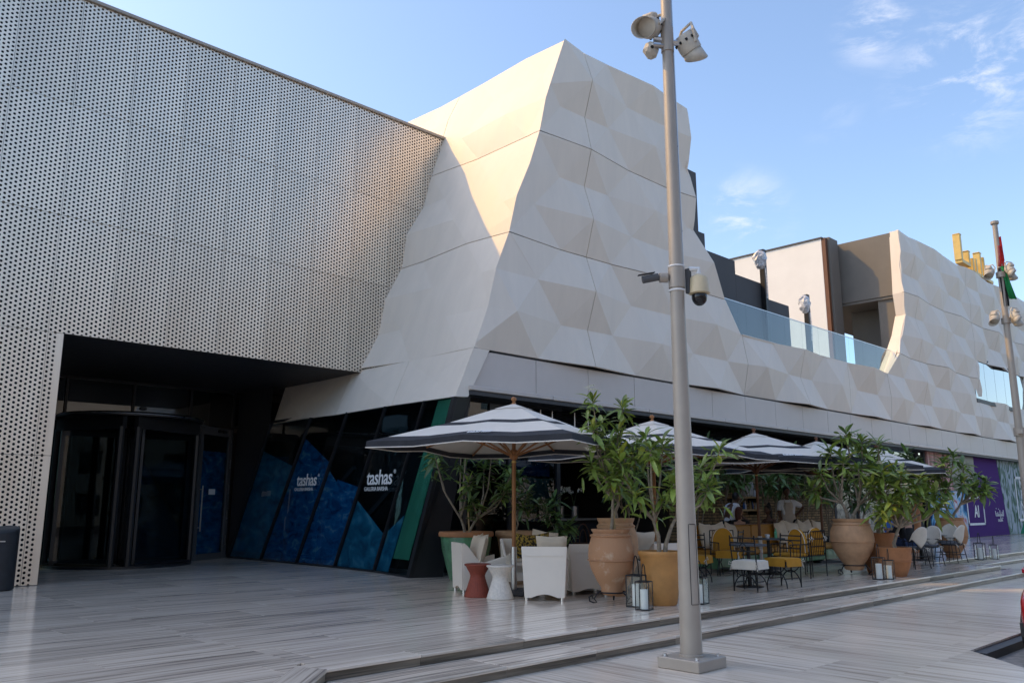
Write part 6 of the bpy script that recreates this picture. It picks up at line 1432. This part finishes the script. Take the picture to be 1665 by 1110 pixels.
# ------------------------------------------------------------------ gold roof lettering (Arabic script seen at a slant)
SG = thing('roof_sign', 'gold block letters in Arabic script standing on the far parapet', 'sign', (45.5, 13.6, 13.75)); SG.scale = (.78, .8, .8)
def stroke(x0, x1, z0, z1, name='letter'): MB().cbox(((x0 + x1) / 2, 0, (z0 + z1) / 2), (x1 - x0, .45, z1 - z0), .02).obj(name, GOLD, SG)
stroke(0, .3, .5, 2.2); stroke(0, .42, 2.2, 2.28); stroke(.08, 1.75, .3, .55); stroke(1.5, 1.75, .55, 1.35); stroke(1.45, 1.9, 1.35, 1.42); stroke(2.25, 2.5, .05, 1.05); stroke(1.75, 2.5, -.05, .18); stroke(2.9, 3.15, .2, 1.15); stroke(2.5, 3.7, .0, .22); stroke(3.9, 4.15, .22, 1.75); stroke(3.85, 4.35, 1.75, 1.82); stroke(4.6, 4.85, .22, 1.6); stroke(3.8, 5.2, .0, .22); stroke(5.4, 5.65, .22, 1.2); stroke(5.2, 6.4, 0, .22)
MB().box((-.2, -.1, -.12), (7.8, .1, -.06)).obj('mounting_rail', STEEL, SG)
for k in range(8): MB().box((k * 1.05, -.04, -.5), (k * 1.05 + .06, .04, -.1)).obj('support', STEEL, SG)
# ------------------------------------------------------------------ wrapped floodlights on the roof terrace
for i, (x, y, z0, z1, lab) in enumerate(((26.15, 14.15, 6.5, 10.55, 'plastic wrapped floodlight on a dark post by the stepped roof wall'), (29.8, 14.4, 6.5, 9.6, 'plastic wrapped floodlight on a dark post before the white roof wall'))):
    t = thing('roof_floodlight', lab, 'floodlight', (x, y, z0), group='wrapped roof floodlights')
    MB().box((-.09, -.09, 0), (.09, .09, z1 - z0)).obj('post', BLACKM, t)
    rr = random.Random(i); mb = MB(); mb.ell((-.38, -.1, z1 - z0 - .45), (.24, .22, .34), 14, 9)
    mb.v = [v + Vector((rr.uniform(-.04, .04), rr.uniform(-.04, .04), rr.uniform(-.03, .03))) for v in mb.v]; mb.obj('wrapped_head', PLASTWRAP, t)
    MB().tube([(-.4, -.3, z1 - z0 - .8), (-.38, -.32, z1 - z0 - 1.4), (-.42, -.32, z1 - z0 - 1.9)], .02, 5).obj('loose_wrap', PLASTWRAP, t); MB().tube([(0, 0, z1 - z0 - .3), (-.3, -.05, z1 - z0 - .3)], .04, 6).obj('arm', BLACKM, t)
# ------------------------------------------------------------------ red car, only its nose in view
CA = thing('car', 'glossy red car whose front corner shows at the right edge', 'car', (10.9, 2.32, -.12)); CA.scale = (.95, .95, .93)
# local frame: x runs from nose (0) to tail (4.3), y across
prof = [(.10, .24), (.02, .34), (.0, .55), (.06, .72), (.25, .80), (.9, .92), (1.25, .97), (1.9, 1.38), (2.4, 1.47), (3.2, 1.45), (3.9, 1.1), (4.25, 1.0), (4.32, .6), (4.25, .28)]
ys = [(-.9, .10, .97), (-.84, .03, 1.0), (-.6, .0, 1.0), (0, -.06, 1.0), (.6, .0, 1.0), (.84, .03, 1.0), (.9, .10, .97)]
mb = MB(); n = len(prof)
for (y, back, zs) in ys:
    for (x, z) in prof:
        f = max(0, 1 - x / 1.2); tum = max(0, (z - .9)) * .38; yy_ = y * (1 - .10 * f * f) * (1 - tum / .9)
        mb.v.append(Vector((x + back * f * 2.2, yy_, z * zs)))
for i in range(len(ys) - 1):
    for k in range(n): a, b_ = i * n + k, i * n + (k + 1) % n; mb.f.append((a, b_, b_ + n, a + n))
mb.f += [tuple(range(n - 1, -1, -1)), tuple((len(ys) - 1) * n + k for k in range(n))]
o = mb.obj('body', CARRED, CA, smooth=40); bv = o.modifiers.new('b', 'SUBSURF'); bv.levels = 2; bv.render_levels = 2
for sy in (-1, 1):
    hl = MB().ell((.36, sy * .66, .70), (.13, .13, .08), 16, 10).obj('headlight', LENS, CA, smooth=60); MB().tube([(.30, sy * .66 + .12 * math.cos(a), .70 + .075 * math.sin(a)) for a in [2 * math.pi * k / 20 for k in range(21)]], .014, 6).obj('chrome_ring', CHROME, hl)
    MB().tube([(.26, sy * .76, .50), (.22, sy * .78, .42), (.22, sy * .78, .32), (.24, sy * .72, .27), (.14, sy * .45, .27)], .018, 8).obj('chrome_trim', CHROME, CA, smooth=60)
    for x in (.85, 3.45):
        wh = MB().cyl((x, sy * .72, .31), (x, sy * .90, .31), .31, n=28).obj('wheel', TYRE, CA, smooth=40); MB().cyl((x, sy * .90, .31), (x, sy * .915, .31), .2, n=24).obj('rim', CHROME, wh)
    MB().box((.10, sy * .78, .30), (.2, sy * .5, .46)).obj('air_intake', BLACKM, CA)
    MB().cbox((1.55, sy * .98, .98), (.12, .2, .13), .04).obj('mirror', CARRED, CA)
MB().cbox((.02, 0, .48), (.08, .9, .26), .03).obj('grille', BLACKM, CA)
MB().add([(1.25, -.62, 1.0), (1.25, .62, 1.0), (1.88, .56, 1.37), (1.88, -.56, 1.37)], [(0, 1, 2, 3)]).obj('windscreen', GLASS_D, CA, loc=(-.02, 0, .015))
